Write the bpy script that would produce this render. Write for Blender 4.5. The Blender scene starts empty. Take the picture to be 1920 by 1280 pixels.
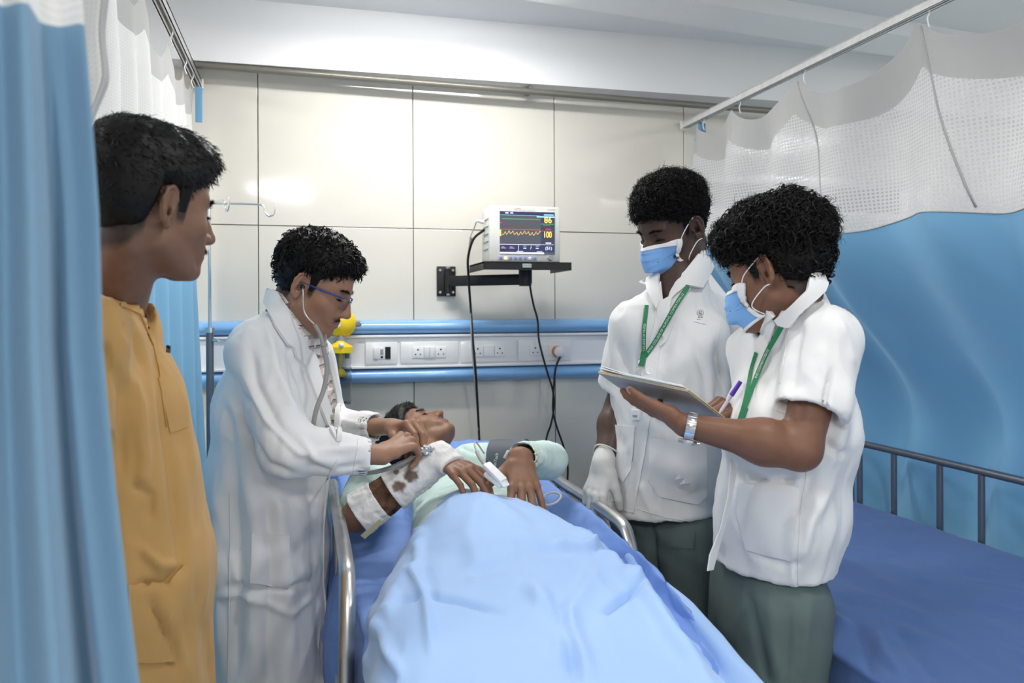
import bpy, bmesh, math, random
import numpy as np
from mathutils import Vector, Matrix, Euler
from mathutils.bvhtree import BVHTree
random.seed(7)
C = bpy.context.scene.collection
F = 1505.0; CX = 960.0; CY = 585.0          # focal length in pixels of the 1920x1280 frame, horizon row
YAW = math.radians(14.5); CAMZ = 1.45; ROLL = math.radians(0.25)
# ---------------------------------------------------------------- camera
cam_data = bpy.data.cameras.new('camera'); cam = bpy.data.objects.new('camera', cam_data); C.objects.link(cam)
cam_data.sensor_width = 36.0; cam_data.lens = F / 1920 * 36.0
cam_data.shift_y = (CY - 640) / 1920.0
cam_data.clip_start = 0.02
CROT = Matrix.Rotation(-YAW, 3, 'Z') @ Matrix.Rotation(math.pi / 2, 3, 'X') @ Matrix.Rotation(-ROLL, 3, 'Z')
cam.matrix_world = Matrix.Translation((0, 0, CAMZ)) @ CROT.to_4x4()
bpy.context.scene.camera = cam
cam_data.dof.use_dof = True; cam_data.dof.focus_distance = 2.05; cam_data.dof.aperture_fstop = 4.5
# ---------------------------------------------------------------- colour management, world, lights
vs = bpy.context.scene.view_settings
vs.view_transform = 'Standard'; vs.look = 'None'; vs.gamma = 1; vs.use_curve_mapping = False
vs.exposure = 0.92
w = bpy.data.worlds.new('world'); bpy.context.scene.world = w; w.use_nodes = True
w.node_tree.nodes['Background'].inputs[0].default_value = (0.85, 0.92, 1, 1)
w.node_tree.nodes['Background'].inputs[1].default_value = 0.55
CEIL = 2.62
def area(name, loc, sx, sy, power, col=(1, .985, .96), rot=(0, 0, 0)):
    l = bpy.data.lights.new(name, 'AREA'); l.shape = 'RECTANGLE'; l.size = sx; l.size_y = sy
    l.energy = power; l.color = col
    o = bpy.data.objects.new(name, l); o.location = loc; o.rotation_euler = rot; C.objects.link(o); return o
PANELS = [(-.22, -1.29, .55, .55, 20), (3.13, -1.15, .55, .55, 20), (.92, .88, .14, .14, 5), (.44, 2.62, .86, .10, 7),  # the batten by the wall is added to brighten the beam above the tiles
          (-1.9, 1.3, .6, .6, 20), (2.60, -3.0, .55, .55, 24), (3.2, 1.6, .6, .6, 9)]  # added fill panels out of view; the middle one keeps its reflection behind the monitor
for i, (x, y, sx, sy, pw) in enumerate(PANELS):
    area('ceiling_lamp_light', (x, y, CEIL - (.095 if sy < .12 else .03)), sx * .92, sy * .92, pw)
bpy.context.scene.cycles.max_bounces = 7
bpy.context.scene.cycles.diffuse_bounces = 4
bpy.context.scene.cycles.glossy_bounces = 3
bpy.context.scene.cycles.transparent_max_bounces = 24
bpy.context.scene.cycles.sample_clamp_indirect = 4
# ---------------------------------------------------------------- pixel helpers (layout aid: pixel + depth -> point in the room)
def ray(px, py):
    return CROT @ Vector(((px - CX) / F, (CY - py) / F, -1.0))
CP = Vector((0, 0, CAMZ))
def P(px, py, d): return CP + ray(px, py) * d
def PX(px, py, X): r = ray(px, py); return CP + r * (X / r.x)
def PY(px, py, Y): r = ray(px, py); return CP + r * (Y / r.y)
def PZ(px, py, Z): r = ray(px, py); return CP + r * ((Z - CAMZ) / r.z)
CRI = np.array(CROT.transposed())
def proj(V):
    q = (np.asarray(V, float) - np.array([0, 0, CAMZ])) @ CRI.T
    d = -q[..., 2]
    return CX + F * q[..., 0] / d, CY - F * q[..., 1] / d, d
def A3(*v): return np.array(v, dtype=np.float32)
def nv(v): return np.array(v, dtype=np.float32)
# ---------------------------------------------------------------- materials
def mat(name, col=(.8, .8, .8), rough=.5, metal=0, spec=.5, vcol=False, bump=None, sub=0, subr=(1, .35, .2), trans=0, emit=None, est=1, sheen=0, alpha=1, coat=0, noise=None, ior=1.45, weave=None, backlit=0):
    m = bpy.data.materials.new(name); m.use_nodes = True; nt = m.node_tree; n = nt.nodes; L = nt.links
    b = n['Principled BSDF']
    b.inputs['Base Color'].default_value = (*col, 1); b.inputs['Roughness'].default_value = rough
    b.inputs['Metallic'].default_value = metal; b.inputs['Specular IOR Level'].default_value = spec
    b.inputs['IOR'].default_value = ior
    if trans: b.inputs['Transmission Weight'].default_value = trans
    if sheen: b.inputs['Sheen Weight'].default_value = sheen; b.inputs['Sheen Roughness'].default_value = .5
    if coat: b.inputs['Coat Weight'].default_value = coat; b.inputs['Coat Roughness'].default_value = .08
    if sub:
        b.inputs['Subsurface Weight'].default_value = sub; b.inputs['Subsurface Radius'].default_value = subr
        b.inputs['Subsurface Scale'].default_value = .006
    if alpha < 1: b.inputs['Alpha'].default_value = alpha
    if emit: b.inputs['Emission Color'].default_value = (*emit, 1); b.inputs['Emission Strength'].default_value = est
    src = None
    if vcol:
        a = n.new('ShaderNodeVertexColor'); a.layer_name = 'Col'; src = a.outputs['Color']
        L.new(src, b.inputs['Base Color'])
    if noise:   # (scale, amount): gentle mottling of the thing's own colour
        t = n.new('ShaderNodeTexCoord'); tn = n.new('ShaderNodeTexNoise'); tn.inputs['Scale'].default_value = noise[0]; tn.inputs['Detail'].default_value = 5
        L.new(t.outputs['Object'], tn.inputs['Vector'])
        mr = n.new('ShaderNodeMapRange'); mr.inputs[1].default_value = .3; mr.inputs[2].default_value = .7
        mr.inputs[3].default_value = 1 - noise[1]; mr.inputs[4].default_value = 1 + noise[1]
        L.new(tn.outputs['Fac'], mr.inputs[0])
        mx = n.new('ShaderNodeMix'); mx.data_type = 'RGBA'; mx.blend_type = 'MULTIPLY'; mx.inputs[0].default_value = 1
        if src: L.new(src, mx.inputs[6])
        else: mx.inputs[6].default_value = (*col, 1)
        L.new(mr.outputs[0], mx.inputs[7]); L.new(mx.outputs[2], b.inputs['Base Color'])
    if bump:    # list of (scale, strength, distance)
        t = n.new('ShaderNodeTexCoord'); prev = None
        for (sc, st, di) in bump:
            tn = n.new('ShaderNodeTexNoise'); tn.inputs['Scale'].default_value = sc; tn.inputs['Detail'].default_value = 4
            L.new(t.outputs['Object'], tn.inputs['Vector'])
            bp = n.new('ShaderNodeBump'); bp.inputs['Strength'].default_value = st; bp.inputs['Distance'].default_value = di
            L.new(tn.outputs['Fac'], bp.inputs['Height'])
            if prev: L.new(prev.outputs[0], bp.inputs['Normal'])
            prev = bp
        L.new(prev.outputs[0], b.inputs['Normal'])
    if backlit:   # thin cloth lets some light through
        tl = n.new('ShaderNodeBsdfTranslucent'); tl.inputs[0].default_value = (*col, 1)
        ms = n.new('ShaderNodeMixShader'); ms.inputs[0].default_value = backlit
        L.new(b.outputs[0], ms.inputs[1]); L.new(tl.outputs[0], ms.inputs[2]); L.new(ms.outputs[0], n['Material Output'].inputs[0])
    return m
# ---------------------------------------------------------------- objects
M = {}
def link(name, me, m=None, parent=None, smooth=True, **props):
    o = bpy.data.objects.new(name, me); C.objects.link(o)
    if m is not None:
        for mm in (m if isinstance(m, (list, tuple)) else [m]): me.materials.append(mm)
    if smooth and len(me.polygons): me.polygons.foreach_set('use_smooth', [True] * len(me.polygons))
    if parent is not None: o.parent = parent
    for k, v in props.items(): o[k] = v
    return o
def thing(name, label, cat, loc=(0, 0, 0), group=None):
    o = bpy.data.objects.new(name, None); C.objects.link(o); o.empty_display_size = .05
    o['label'] = label; o['category'] = cat
    if group: o['group'] = group
    return o
def np_mesh(name, V, Fq, cols=None):
    me = bpy.data.meshes.new(name)
    V = np.asarray(V, dtype=np.float32); 
    if isinstance(Fq, np.ndarray):
        nf, k = Fq.shape
        me.vertices.add(len(V)); me.vertices.foreach_set('co', V.ravel())
        me.loops.add(nf * k); me.loops.foreach_set('vertex_index', Fq.astype(np.int32).ravel())
        me.polygons.add(nf); me.polygons.foreach_set('loop_start', np.arange(0, nf * k, k, dtype=np.int32))
        me.update(calc_edges=True)
    else:
        me.from_pydata([tuple(map(float, v)) for v in V], [], Fq); me.update()
    if cols is not None:
        a = me.color_attributes.new('Col', 'FLOAT_COLOR', 'POINT')
        c4 = np.ones((len(V), 4), np.float32); c4[:, :3] = cols; a.data.foreach_set('color', c4.ravel())
    return me
class MB:
    "collects simple shapes into one mesh"
    def __init__(s): s.bm = bmesh.new()
    def box(s, c, size, rot=None, bev=0):
        r = bmesh.ops.create_cube(s.bm, size=1); vs_ = r['verts']
        bmesh.ops.scale(s.bm, vec=size, verts=vs_)
        if bev:
            es = list({e for v in vs_ for e in v.link_edges}); n0 = set(s.bm.verts)
            rr = bmesh.ops.bevel(s.bm, geom=es, offset=bev, segments=2, profile=.5, affect='EDGES')
            vs_ = list({v for f in rr['faces'] for v in f.verts} | {v for v in vs_ if v.is_valid})
        if rot is not None: bmesh.ops.rotate(s.bm, cent=(0, 0, 0), matrix=rot if isinstance(rot, Matrix) else Euler(rot).to_matrix(), verts=vs_)
        bmesh.ops.translate(s.bm, vec=c, verts=vs_); return s
    def cyl(s, a, b, r, r2=None, seg=16, cap=True):
        a, b = Vector(a), Vector(b); r2 = r if r2 is None else r2
        q = (b - a).to_track_quat('Z', 'Y').to_matrix().to_4x4()
        bmesh.ops.create_cone(s.bm, cap_ends=cap, segments=seg, radius1=r, radius2=r2, depth=(b - a).length, matrix=Matrix.Translation((a + b) / 2) @ q); return s
    def sph(s, c, r, seg=16, sc=(1, 1, 1), rot=None):
        M = Matrix.Translation(c) @ (rot.to_4x4() if rot else Matrix()) @ Matrix.Diagonal((*sc, 1))
        bmesh.ops.create_uvsphere(s.bm, u_segments=seg, v_segments=max(6, seg * 2 // 3), radius=r, matrix=M); return s
    def lathe(s, c, prof, seg=28, axis='Z', mtx=None):
        rows = []
        for (r, z) in prof:
            row = []
            for i in range(seg):
                t = 2 * math.pi * i / seg; v = Vector((r * math.cos(t), r * math.sin(t), z))
                if mtx: v = mtx @ v
                row.append(s.bm.verts.new(v + Vector(c)))
            rows.append(row)
        for a, b in zip(rows, rows[1:]):
            for i in range(seg):
                s.bm.faces.new((a[i], a[(i + 1) % seg], b[(i + 1) % seg], b[i]))
        return s
    def tube(s, pts, r, seg=8, cap=True, flat=None):
        pts = [Vector(p) for p in pts]; n = len(pts); rows = []; up = None
        for i, p in enumerate(pts):
            t = (pts[min(i + 1, n - 1)] - pts[max(i - 1, 0)]).normalized()
            if up is None:
                up = t.orthogonal().normalized()
            up = (up - t * up.dot(t)).normalized(); sd = t.cross(up)
            rr = r[i] if isinstance(r, (list, tuple)) else r
            rows.append([s.bm.verts.new(p + (up * math.cos(k * 2 * math.pi / seg) + sd * math.sin(k * 2 * math.pi / seg)) * rr) for k in range(seg)])
        for a, b in zip(rows, rows[1:]):
            for k in range(seg): s.bm.faces.new((a[k], a[(k + 1) % seg], b[(k + 1) % seg], b[k]))
        if cap and n > 1:
            s.bm.faces.new(rows[0][::-1]); s.bm.faces.new(rows[-1])
        return s
    def prism(s, pts, off):
        "closed polygon pts (3D) extruded by vector off"
        off = Vector(off); a = [s.bm.verts.new(Vector(p)) for p in pts]; b = [s.bm.verts.new(Vector(p) + off) for p in pts]
        s.bm.faces.new(a[::-1]); s.bm.faces.new(b); k = len(pts)
        for i in range(k): s.bm.faces.new((a[i], a[(i + 1) % k], b[(i + 1) % k], b[i]))
        return s
    def mesh(s, name):
        me = bpy.data.meshes.new(name); bmesh.ops.recalc_face_normals(s.bm, faces=s.bm.faces); s.bm.to_mesh(me); s.bm.free(); return me
    def build(s, name, m=None, parent=None, smooth=False, autosm=True, **props):
        me = s.mesh(name); o = link(name, me, m, parent, smooth=smooth or autosm, **props)
        if autosm and not smooth:
            me.set_sharp_from_angle(angle=math.radians(38))
        return o
def spline(pts, n=8):
    "Catmull-Rom through pts"
    pts = [Vector(p) for p in pts]; out = []
    for i in range(len(pts) - 1):
        p0 = pts[max(i - 1, 0)]; p1 = pts[i]; p2 = pts[i + 1]; p3 = pts[min(i + 2, len(pts) - 1)]
        for k in range(n):
            t = k / n
            out.append(.5 * ((2 * p1) + (p2 - p0) * t + (2 * p0 - 5 * p1 + 4 * p2 - p3) * t * t + (3 * p1 - p0 - 3 * p2 + p3) * t ** 3))
    out.append(pts[-1]); return out
# ---------------------------------------------------------------- numpy noise
_rng = np.random.RandomState(3)
_perm = _rng.permutation(256); _perm = np.concatenate([_perm, _perm, _perm]).astype(np.int32)
_grad = _rng.randn(256, 3).astype(np.float32); _grad /= np.linalg.norm(_grad, axis=1)[:, None]
def pnoise(p):
    p = np.asarray(p, np.float32); i = np.floor(p).astype(np.int32); f = p - i; i &= 255
    u = f * f * f * (f * (f * 6 - 15) + 10); r = 0
    for dx in (0, 1):
        wx = u[:, 0] if dx else 1 - u[:, 0]
        for dy in (0, 1):
            wy = u[:, 1] if dy else 1 - u[:, 1]
            for dz in (0, 1):
                wz = u[:, 2] if dz else 1 - u[:, 2]
                h = _perm[_perm[_perm[(i[:, 0] + dx) & 255] + ((i[:, 1] + dy) & 255)] + ((i[:, 2] + dz) & 255)]
                g = _grad[h & 255]
                r = r + wx * wy * wz * (g[:, 0] * (f[:, 0] - dx) + g[:, 1] * (f[:, 1] - dy) + g[:, 2] * (f[:, 2] - dz))
    return r
def fbm(p, o=3):
    r = 0; a = 1.0
    for k in range(o): r = r + a * pnoise(p * 2 ** k + 17.3 * k); a *= .5
    return r
# ---------------------------------------------------------------- signed distance shapes + surface nets
def smin(a, b, k):
    if k <= 0: return np.minimum(a, b)
    h = np.clip(.5 + .5 * (b - a) / k, 0, 1); return b * (1 - h) + a * h - k * h * (1 - h)
def smax(a, b, k): return -smin(-a, -b, k)
def s_cap(p, a, b, ra, rb):
    a = nv(a); b = nv(b); ba = b - a; pa = p - a
    t = np.clip(pa @ ba / max(float(ba @ ba), 1e-9), 0, 1)
    return np.linalg.norm(pa - t[:, None] * ba, axis=1) - (ra + (rb - ra) * t)
def s_ell(p, c, r, R=None):
    q = p - nv(c)
    if R is not None: q = q @ nv(R)          # R columns = local axes
    r = nv(r); k0 = np.linalg.norm(q / r, axis=1); k1 = np.linalg.norm(q / (r * r), axis=1)
    return k0 * (k0 - 1) / np.maximum(k1, 1e-6)
def s_ecap(p, a, b, ra, rb, side, fa, fb):
    "tapered capsule, flattened: radius ra/rb along 'side', fa/fb across it"
    a = nv(a); b = nv(b); ba = b - a; L2 = max(float(ba @ ba), 1e-9); ax = ba / math.sqrt(L2)
    s = nv(side); s = s - ax * (s @ ax); s /= np.linalg.norm(s); w_ = np.cross(ax, s)
    pa = p - a; t = np.clip(pa @ ba / L2, 0, 1); q = pa - t[:, None] * ba
    r1 = ra + (rb - ra) * t; r2 = fa + (fb - fa) * t
    x = q @ s; y = q @ w_; z = q @ ax
    m_ = np.minimum(r1, r2)
    k0 = np.sqrt((x / r1) ** 2 + (y / r2) ** 2 + (z / m_) ** 2)
    k1 = np.sqrt((x / r1 ** 2) ** 2 + (y / r2 ** 2) ** 2 + (z / m_ ** 2) ** 2)
    return k0 * (k0 - 1) / np.maximum(k1, 1e-6)
def s_chain(p, pts, rs, k=.01):
    d = None
    for i in range(len(pts) - 1):
        e = s_cap(p, pts[i], pts[i + 1], rs[i], rs[i + 1]); d = e if d is None else smin(d, e, k)
    return d
def surfnet(f, lo, hi, h, B=5):
    lo = np.array(lo, float); hi = np.array(hi, float)
    nb = np.maximum(1, np.ceil((hi - lo) / (h * B)).astype(int)); n = nb * B + 1
    cx = [lo[i] + (np.arange(nb[i]) + .5) * h * B for i in range(3)]
    G = np.stack(np.meshgrid(*cx, indexing='ij'), -1).reshape(-1, 3).astype(np.float32)
    dc = f(G).reshape(nb); act = np.abs(dc) < h * B * 1.35 + .004
    big = np.where(dc < 0, -1.0, 1.0).astype(np.float32)
    val = np.ones(n, np.float32)
    val[:-1, :-1, :-1] = big.repeat(B, 0).repeat(B, 1).repeat(B, 2)
    am = np.zeros(n, bool); a5 = act.repeat(B, 0).repeat(B, 1).repeat(B, 2); am[:-1, :-1, :-1] = a5
    for ax in range(3):
        sl = [slice(None)] * 3; sr = [slice(None)] * 3; sl[ax] = slice(1, None); sr[ax] = slice(None, -1)
        t = am.copy(); t[tuple(sl)] |= am[tuple(sr)]; am = t
    idx = np.argwhere(am); pts = (lo + idx * h).astype(np.float32)
    out = np.empty(len(pts), np.float32)
    for s in range(0, len(pts), 400000): out[s:s + 400000] = f(pts[s:s + 400000])
    val[am] = out
    val[0] = val[-1] = 1; val[:, 0] = val[:, -1] = 1; val[:, :, 0] = val[:, :, -1] = 1
    sg = val < 0
    cnt = np.zeros(n - 1, np.int8)
    for dx in (0, 1):
        for dy in (0, 1):
            for dz in (0, 1): cnt += sg[dx:n[0] - 1 + dx, dy:n[1] - 1 + dy, dz:n[2] - 1 + dz]
    ac = (cnt > 0) & (cnt < 8); ci = np.argwhere(ac); vid = np.full(n - 1, -1, np.int32); vid[ac] = np.arange(len(ci))
    acc = np.zeros((len(ci), 3)); num = np.zeros(len(ci))
    cor = [(dx, dy, dz) for dx in (0, 1) for dy in (0, 1) for dz in (0, 1)]
    cv = {c: val[ci[:, 0] + c[0], ci[:, 1] + c[1], ci[:, 2] + c[2]] for c in cor}
    for c in cor:
        for ax in range(3):
            if c[ax] == 0:
                e = list(c); e[ax] = 1; e = tuple(e); a, b = cv[c], cv[e]; m = (a < 0) != (b < 0)
                t = np.where(m, a / np.where(np.abs(a - b) < 1e-12, 1, a - b), 0)
                pt = np.array(c, float)[None] + t[:, None] * np.eye(3)[ax][None]
                acc[m] += pt[m]; num[m] += 1
    V = lo + (ci + acc / np.maximum(num, 1)[:, None]) * h
    faces = []
    for ax in range(3):
        u, v = (ax + 1) % 3, (ax + 2) % 3
        s0 = [slice(None)] * 3; s1 = [slice(None)] * 3; s0[ax] = slice(None, -1); s1[ax] = slice(1, None)
        A = sg[tuple(s0)]; Bb = sg[tuple(s1)]; cr = np.argwhere(A != Bb)
        cr = cr[(cr[:, u] > 0) & (cr[:, v] > 0) & (cr[:, u] < n[u] - 1) & (cr[:, v] < n[v] - 1)]
        fl = A[tuple(cr.T)]
        def g(du, dv):
            k = cr.copy(); k[:, u] -= du; k[:, v] -= dv; return vid[tuple(k.T)]
        q = np.stack([g(1, 1), g(0, 1), g(0, 0), g(1, 0)], 1)
        q[~fl] = q[~fl][:, ::-1]; faces.append(q)
    Q = np.concatenate(faces); Q = Q[(Q >= 0).all(1)]
    return V.astype(np.float32), Q
def vnormals(V, Q):
    n = np.cross(V[Q[:, 2]] - V[Q[:, 0]], V[Q[:, 3 if Q.shape[1] > 3 else 1]] - V[Q[:, 1]])
    N = np.zeros_like(V)
    for k in range(Q.shape[1]): 
        for a in range(3): N[:, a] += np.bincount(Q[:, k], n[:, a], len(V))
    return N / np.maximum(np.linalg.norm(N, axis=1), 1e-9)[:, None]
def relax(V, Q, it=1, lam=.5):
    for _ in range(it):
        S = np.zeros_like(V); c = np.zeros(len(V)); k = Q.shape[1]
        for a in range(k):
            i, j = Q[:, a], Q[:, (a + 1) % k]
            c += np.bincount(i, minlength=len(V)) + np.bincount(j, minlength=len(V))
            for ax in range(3): S[:, ax] += np.bincount(i, V[j, ax], len(V)) + np.bincount(j, V[i, ax], len(V))
        V = V + lam * (S / np.maximum(c, 1)[:, None] - V)
    return V.astype(np.float32)
def join_np(parts):
    Vs, Qs, Cs, o = [], [], [], 0
    for pr in parts:
        Vs.append(pr[0]); Qs.append(pr[1] + o); o += len(pr[0])
        if len(pr) > 2: Cs.append(pr[2])
    return np.concatenate(Vs), np.concatenate(Qs), (np.concatenate(Cs) if Cs else None)
def bvh_of(V, Q): return BVHTree.FromPolygons([Vector(v) for v in V.tolist()], Q.tolist())
def onto(bvh, px, py, off=0.0):
    r = ray(px, py).normalized(); h = bvh.ray_cast(CP, r)
    if h[0] is None:
        return None
    nrm = h[1] if h[1].dot(r) < 0 else -h[1]
    return h[0] + nrm * off
def pl_dist(x, y, poly):
    "distance of points to an open polyline, signed side, param 0..1"
    best = np.full(len(x), 1e9); sd = np.zeros(len(x)); tt = np.zeros(len(x)); m = len(poly) - 1
    for i in range(m):
        ax, ay = poly[i]; bx, by = poly[i + 1]; dx, dy = bx - ax, by - ay; L2 = dx * dx + dy * dy + 1e-9
        t = np.clip(((x - ax) * dx + (y - ay) * dy) / L2, 0, 1)
        ex, ey = x - ax - t * dx, y - ay - t * dy; d = np.hypot(ex, ey); k = d < best
        best[k] = d[k]; sd[k] = np.sign(dx * ey - dy * ex)[k]; tt[k] = ((i + t) / m)[k]
    return best, sd, tt
def folds(V, Q, creases, k=1.0):
    "pull cloth in or out along drawn fold lines: (polyline px, depth m, half width px, skew) - real relief on the cloth"
    N = vnormals(V, Q); x, y, d = proj(V)
    view = V - np.array(CP); view /= np.linalg.norm(view, axis=1)[:, None]
    face = np.clip(-(N * view).sum(1) * 2.5 + .15, 0, 1)
    D = np.zeros(len(V))
    for cr in creases:
        poly, amp, wd = cr[0], cr[1], cr[2]; skew = cr[3] if len(cr) > 3 else 0
        bb = np.array(poly, float)
        m = (x > bb[:, 0].min() - 4 * wd) & (x < bb[:, 0].max() + 4 * wd) & (y > bb[:, 1].min() - 4 * wd) & (y < bb[:, 1].max() + 4 * wd)
        ii = np.where(m)[0]
        if not len(ii): continue
        ds, sd, t = pl_dist(x[ii], y[ii], poly)
        env = np.clip(np.minimum(t, 1 - t) * 5 + .15, 0, 1)
        ww = np.where(sd * skew > 0, wd * .45, wd) if skew else wd
        D[ii] += k * amp * np.exp(-(ds / ww) ** 2) * env
    return (V + N * (D * face)[:, None]).astype(np.float32)
# ================================================================= materials of the setting
M['tile'] = mat('glazed_tile', (.70, .672, .605), .085, coat=.35, noise=(3, .03), bump=[(2.2, .05, .02)])
M['grout'] = mat('grout', (.36, .34, .31), .8)
M['paint'] = mat('white_paint', (.86, .87, .88), .55, noise=(2, .02))
M['ceil'] = mat('ceiling_paint', (.80, .81, .82), .65, noise=(2, .02))
M['floor'] = mat('floor_vitrified', (.50, .50, .48), .22, noise=(6, .06), coat=.3)
M['pipe'] = mat('olive_pipe', (.21, .20, .17), .32, metal=.35)
M['alu'] = mat('brushed_aluminium', (.66, .66, .66), .33, metal=.9)
M['railwhite'] = mat('white_enamel_rail', (.72, .72, .70), .4, noise=(40, .08))
M['black'] = mat('matt_black', (.012, .012, .013), .42)
M['blackslot'] = mat('slot_black', (.01, .01, .01), .7)
M['steel'] = mat('polished_steel', (.60, .59, .58), .34, metal=1, noise=(25, .08))
M['darksteel'] = mat('dull_grey_steel', (.24, .25, .27), .35, metal=.85)
M['chrome'] = mat('chrome', (.8, .8, .8), .08, metal=1)
M['white_plastic'] = mat('white_plastic', (.84, .85, .87), .3, coat=.2)
M['socket'] = mat('socket_plastic', (.88, .88, .88), .28, coat=.2)
M['panel_blue'] = mat('blue_bumper', (.25, .50, .84), .2, coat=.5)
M['yellow'] = mat('yellow_plastic', (.85, .62, .02), .35)
M['grey_plastic'] = mat('grey_plastic', (.32, .33, .34), .45)
M['glass'] = mat('clear_plastic', (.86, .89, .91), .06, trans=1, ior=1.38)
M['cream'] = mat('cream_plastic', (.80, .80, .74), .42)
M['cream_metal'] = mat('cream_enamel', (.62, .60, .53), .4, noise=(12, .1))
M['rubber'] = mat('black_rubber', (.012, .012, .013), .5)
M['greycable'] = mat('grey_cable', (.42, .42, .41), .45)
WY = 3.25
# ================================================================= floor, ceiling, walls
def slab(name, c, s, m, **k):
    return MB().box(c, s).build(name, m, None, kind='structure', **k)
slab('floor', (1, 0, -.05), (9, 9, .1), M['floor'])
slab('ceiling', (1, 0, CEIL + .05), (9, 9, .1), M['ceil'])
wb = slab('wall_back', (1, WY + .065, 1.31), (9, .10, 2.62), M['grout'])
slab('wall_left', (-3.45, 0, 1.475), (.1, 9, 2.95), M['paint'])
slab('wall_right', (5.45, 0, 1.475), (.1, 9, 2.95), M['paint'])
slab('wall_front', (1, -4.45, 1.475), (9, .1, 2.95), M['paint'])
# plaster beam above the tiles and stepped soffits below the ceiling
slab('beam_back', (1, WY + .02 - .06, 2.50), (9, .13, .24), M['paint'])
_b = [PZ(980, 0, CEIL - .06), PZ(1647, 102, CEIL - .06), PZ(1680, 64, CEIL - .06), PZ(1288, 0, CEIL - .06)]
_l = (_b[1] - _b[0]); _u = (_b[2] - _b[3])
MB().prism([_b[0] - _l * 1.2, _b[1] + _l * .9, _b[2] + _u * 1.5, _b[3] - _u * 2.0], (0, 0, .06)).build('trim_1', M['paint'], None, kind='structure')
_j = PZ(1430, 20, CEIL); MB().box((_j.x, _j.y - .6, CEIL + .0), (.006, 1.2, .004)).build('trim_2', M['grout'], None, kind='structure')
# tiles: 0.6 m columns, joints at the rows seen in the photograph
jx = [-.171 + .6 * k for k in range(-6, 10)]
rows = [(.0, .59), (.59, 1.79), (1.79, 2.385)]
tile_mesh = {}
for zi, (z0, z1) in enumerate(rows):
    for x0 in jx:
        x1 = x0 + .6
        if x0 < -3.4: continue
        if z1 < 2.0 and 1.55 < x0 < 2.7: continue     # doorway
        key = (zi)
        if key not in tile_mesh:
            tile_mesh[key] = MB().box((0, 0, 0), (.5965, .012, z1 - z0 - .0035), bev=.0008).mesh('tile'); 
            tile_mesh[key].materials.append(M['tile'])
        o = bpy.data.objects.new('tile', tile_mesh[key]); C.objects.link(o); o.parent = wb
        o.location = (x0 + .3, WY + .006, (z0 + z1) / 2)
MB().box((2.80, WY + .01, 1.0), (.26, .03, 2.05)).build('wall_pier', M['paint'], wb)
MB().box((1.64, WY + .012, 1.0), (.04, .02, 2.05)).build('wall_pier', M['paint'], wb)
# doorway at the right behind the net: aluminium head, dark band, bright pane
DX = 1.66
d1 = bpy.data.objects.new('door_1', None); C.objects.link(d1); d1['kind'] = 'structure'
MB().box((DX + .55, WY - .005, 2.045), (1.12, .05, .05), bev=.004).build('door_frame', M['alu'], d1)
MB().box((DX + .02, WY - .005, 1.0), (.04, .05, 2.04), bev=.004).build('door_frame', M['alu'], d1)
MB().box((DX + .55, WY + .0, 1.965), (1.08, .03, .1), bev=.003).build('transom', mat('door_dark_band', (.05, .05, .05), .5), d1)
MB().box((DX + .55, WY + .0, .96), (1.06, .02, 1.9)).build('door_panel', mat('frosted_pane', (.85, .87, .88), .3), d1)
MB().box((DX + .15, WY - .025, 1.05), (.02, .03, .2), bev=.004).build('door_handle', M['alu'], d1)
# ceiling lamps (frames + diffusers), the light itself is set at the top
LAMP_LABELS = ['square ceiling panel lamp behind the camera at the foot of the stretcher', 'square ceiling panel lamp beyond the right curtain near the far corner', 'small square ceiling spot over the stretcher',
    'added batten lamp brightening the beam over the tiled wall above the patient', 'added fill panel lamp beyond the left curtain', 'added fill panel lamp behind the empty bed', 'added fill panel lamp outside the right net curtain']
mdiff = mat('lit_diffuser', (1, 1, 1), .5, emit=(1, .99, .97), est=5)
for (x, y, sx, sy, pw) in PANELS:
    big = sx > .3
    t = thing('ceiling_lamp', LAMP_LABELS[PANELS.index((x, y, sx, sy, pw))], 'lamp', group='ceiling lamps')
    if sy < .12:   # added batten: glows on its sides too, to brighten the plaster beam
        MB().box((x, y, CEIL - .008), (sx + .04, .07, .016), bev=.003).build('frame', M['railwhite'], t)
        MB().box((x, y, CEIL - .05), (sx, .055, .07), bev=.02).build('diffuser', mat('added_lit_batten', (1, 1, 1), .5, emit=(1, .985, .955), est=15), t)
        continue
    MB().box((x, y, CEIL - .005), (sx, sy, .022), bev=.003).build('frame', M['railwhite'], t)
    MB().box((x, y, CEIL - .018), (sx * .94, sy * .94, .006)).build('diffuser', mdiff, t)
# pipe along the wall
t = thing('curtain_pipe', 'long olive-grey round pipe running along the top of the tiled wall', 'pipe')
a = PY(372, 121, WY - .09); b = PY(1388, 206, WY - .09)
MB().cyl((-.43, WY - .09, a.z), (2.3, WY - .09, b.z), .0135, seg=20).build('pipe', M['pipe'], t)
for xx in (-.41, .9, 2.28): MB().cyl((xx, WY - .09, a.z), (xx, WY - .03, a.z), .008).cyl((xx, WY - .04, a.z), (xx, WY - .03, a.z), .022).build('bracket', M['pipe'], t)
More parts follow.
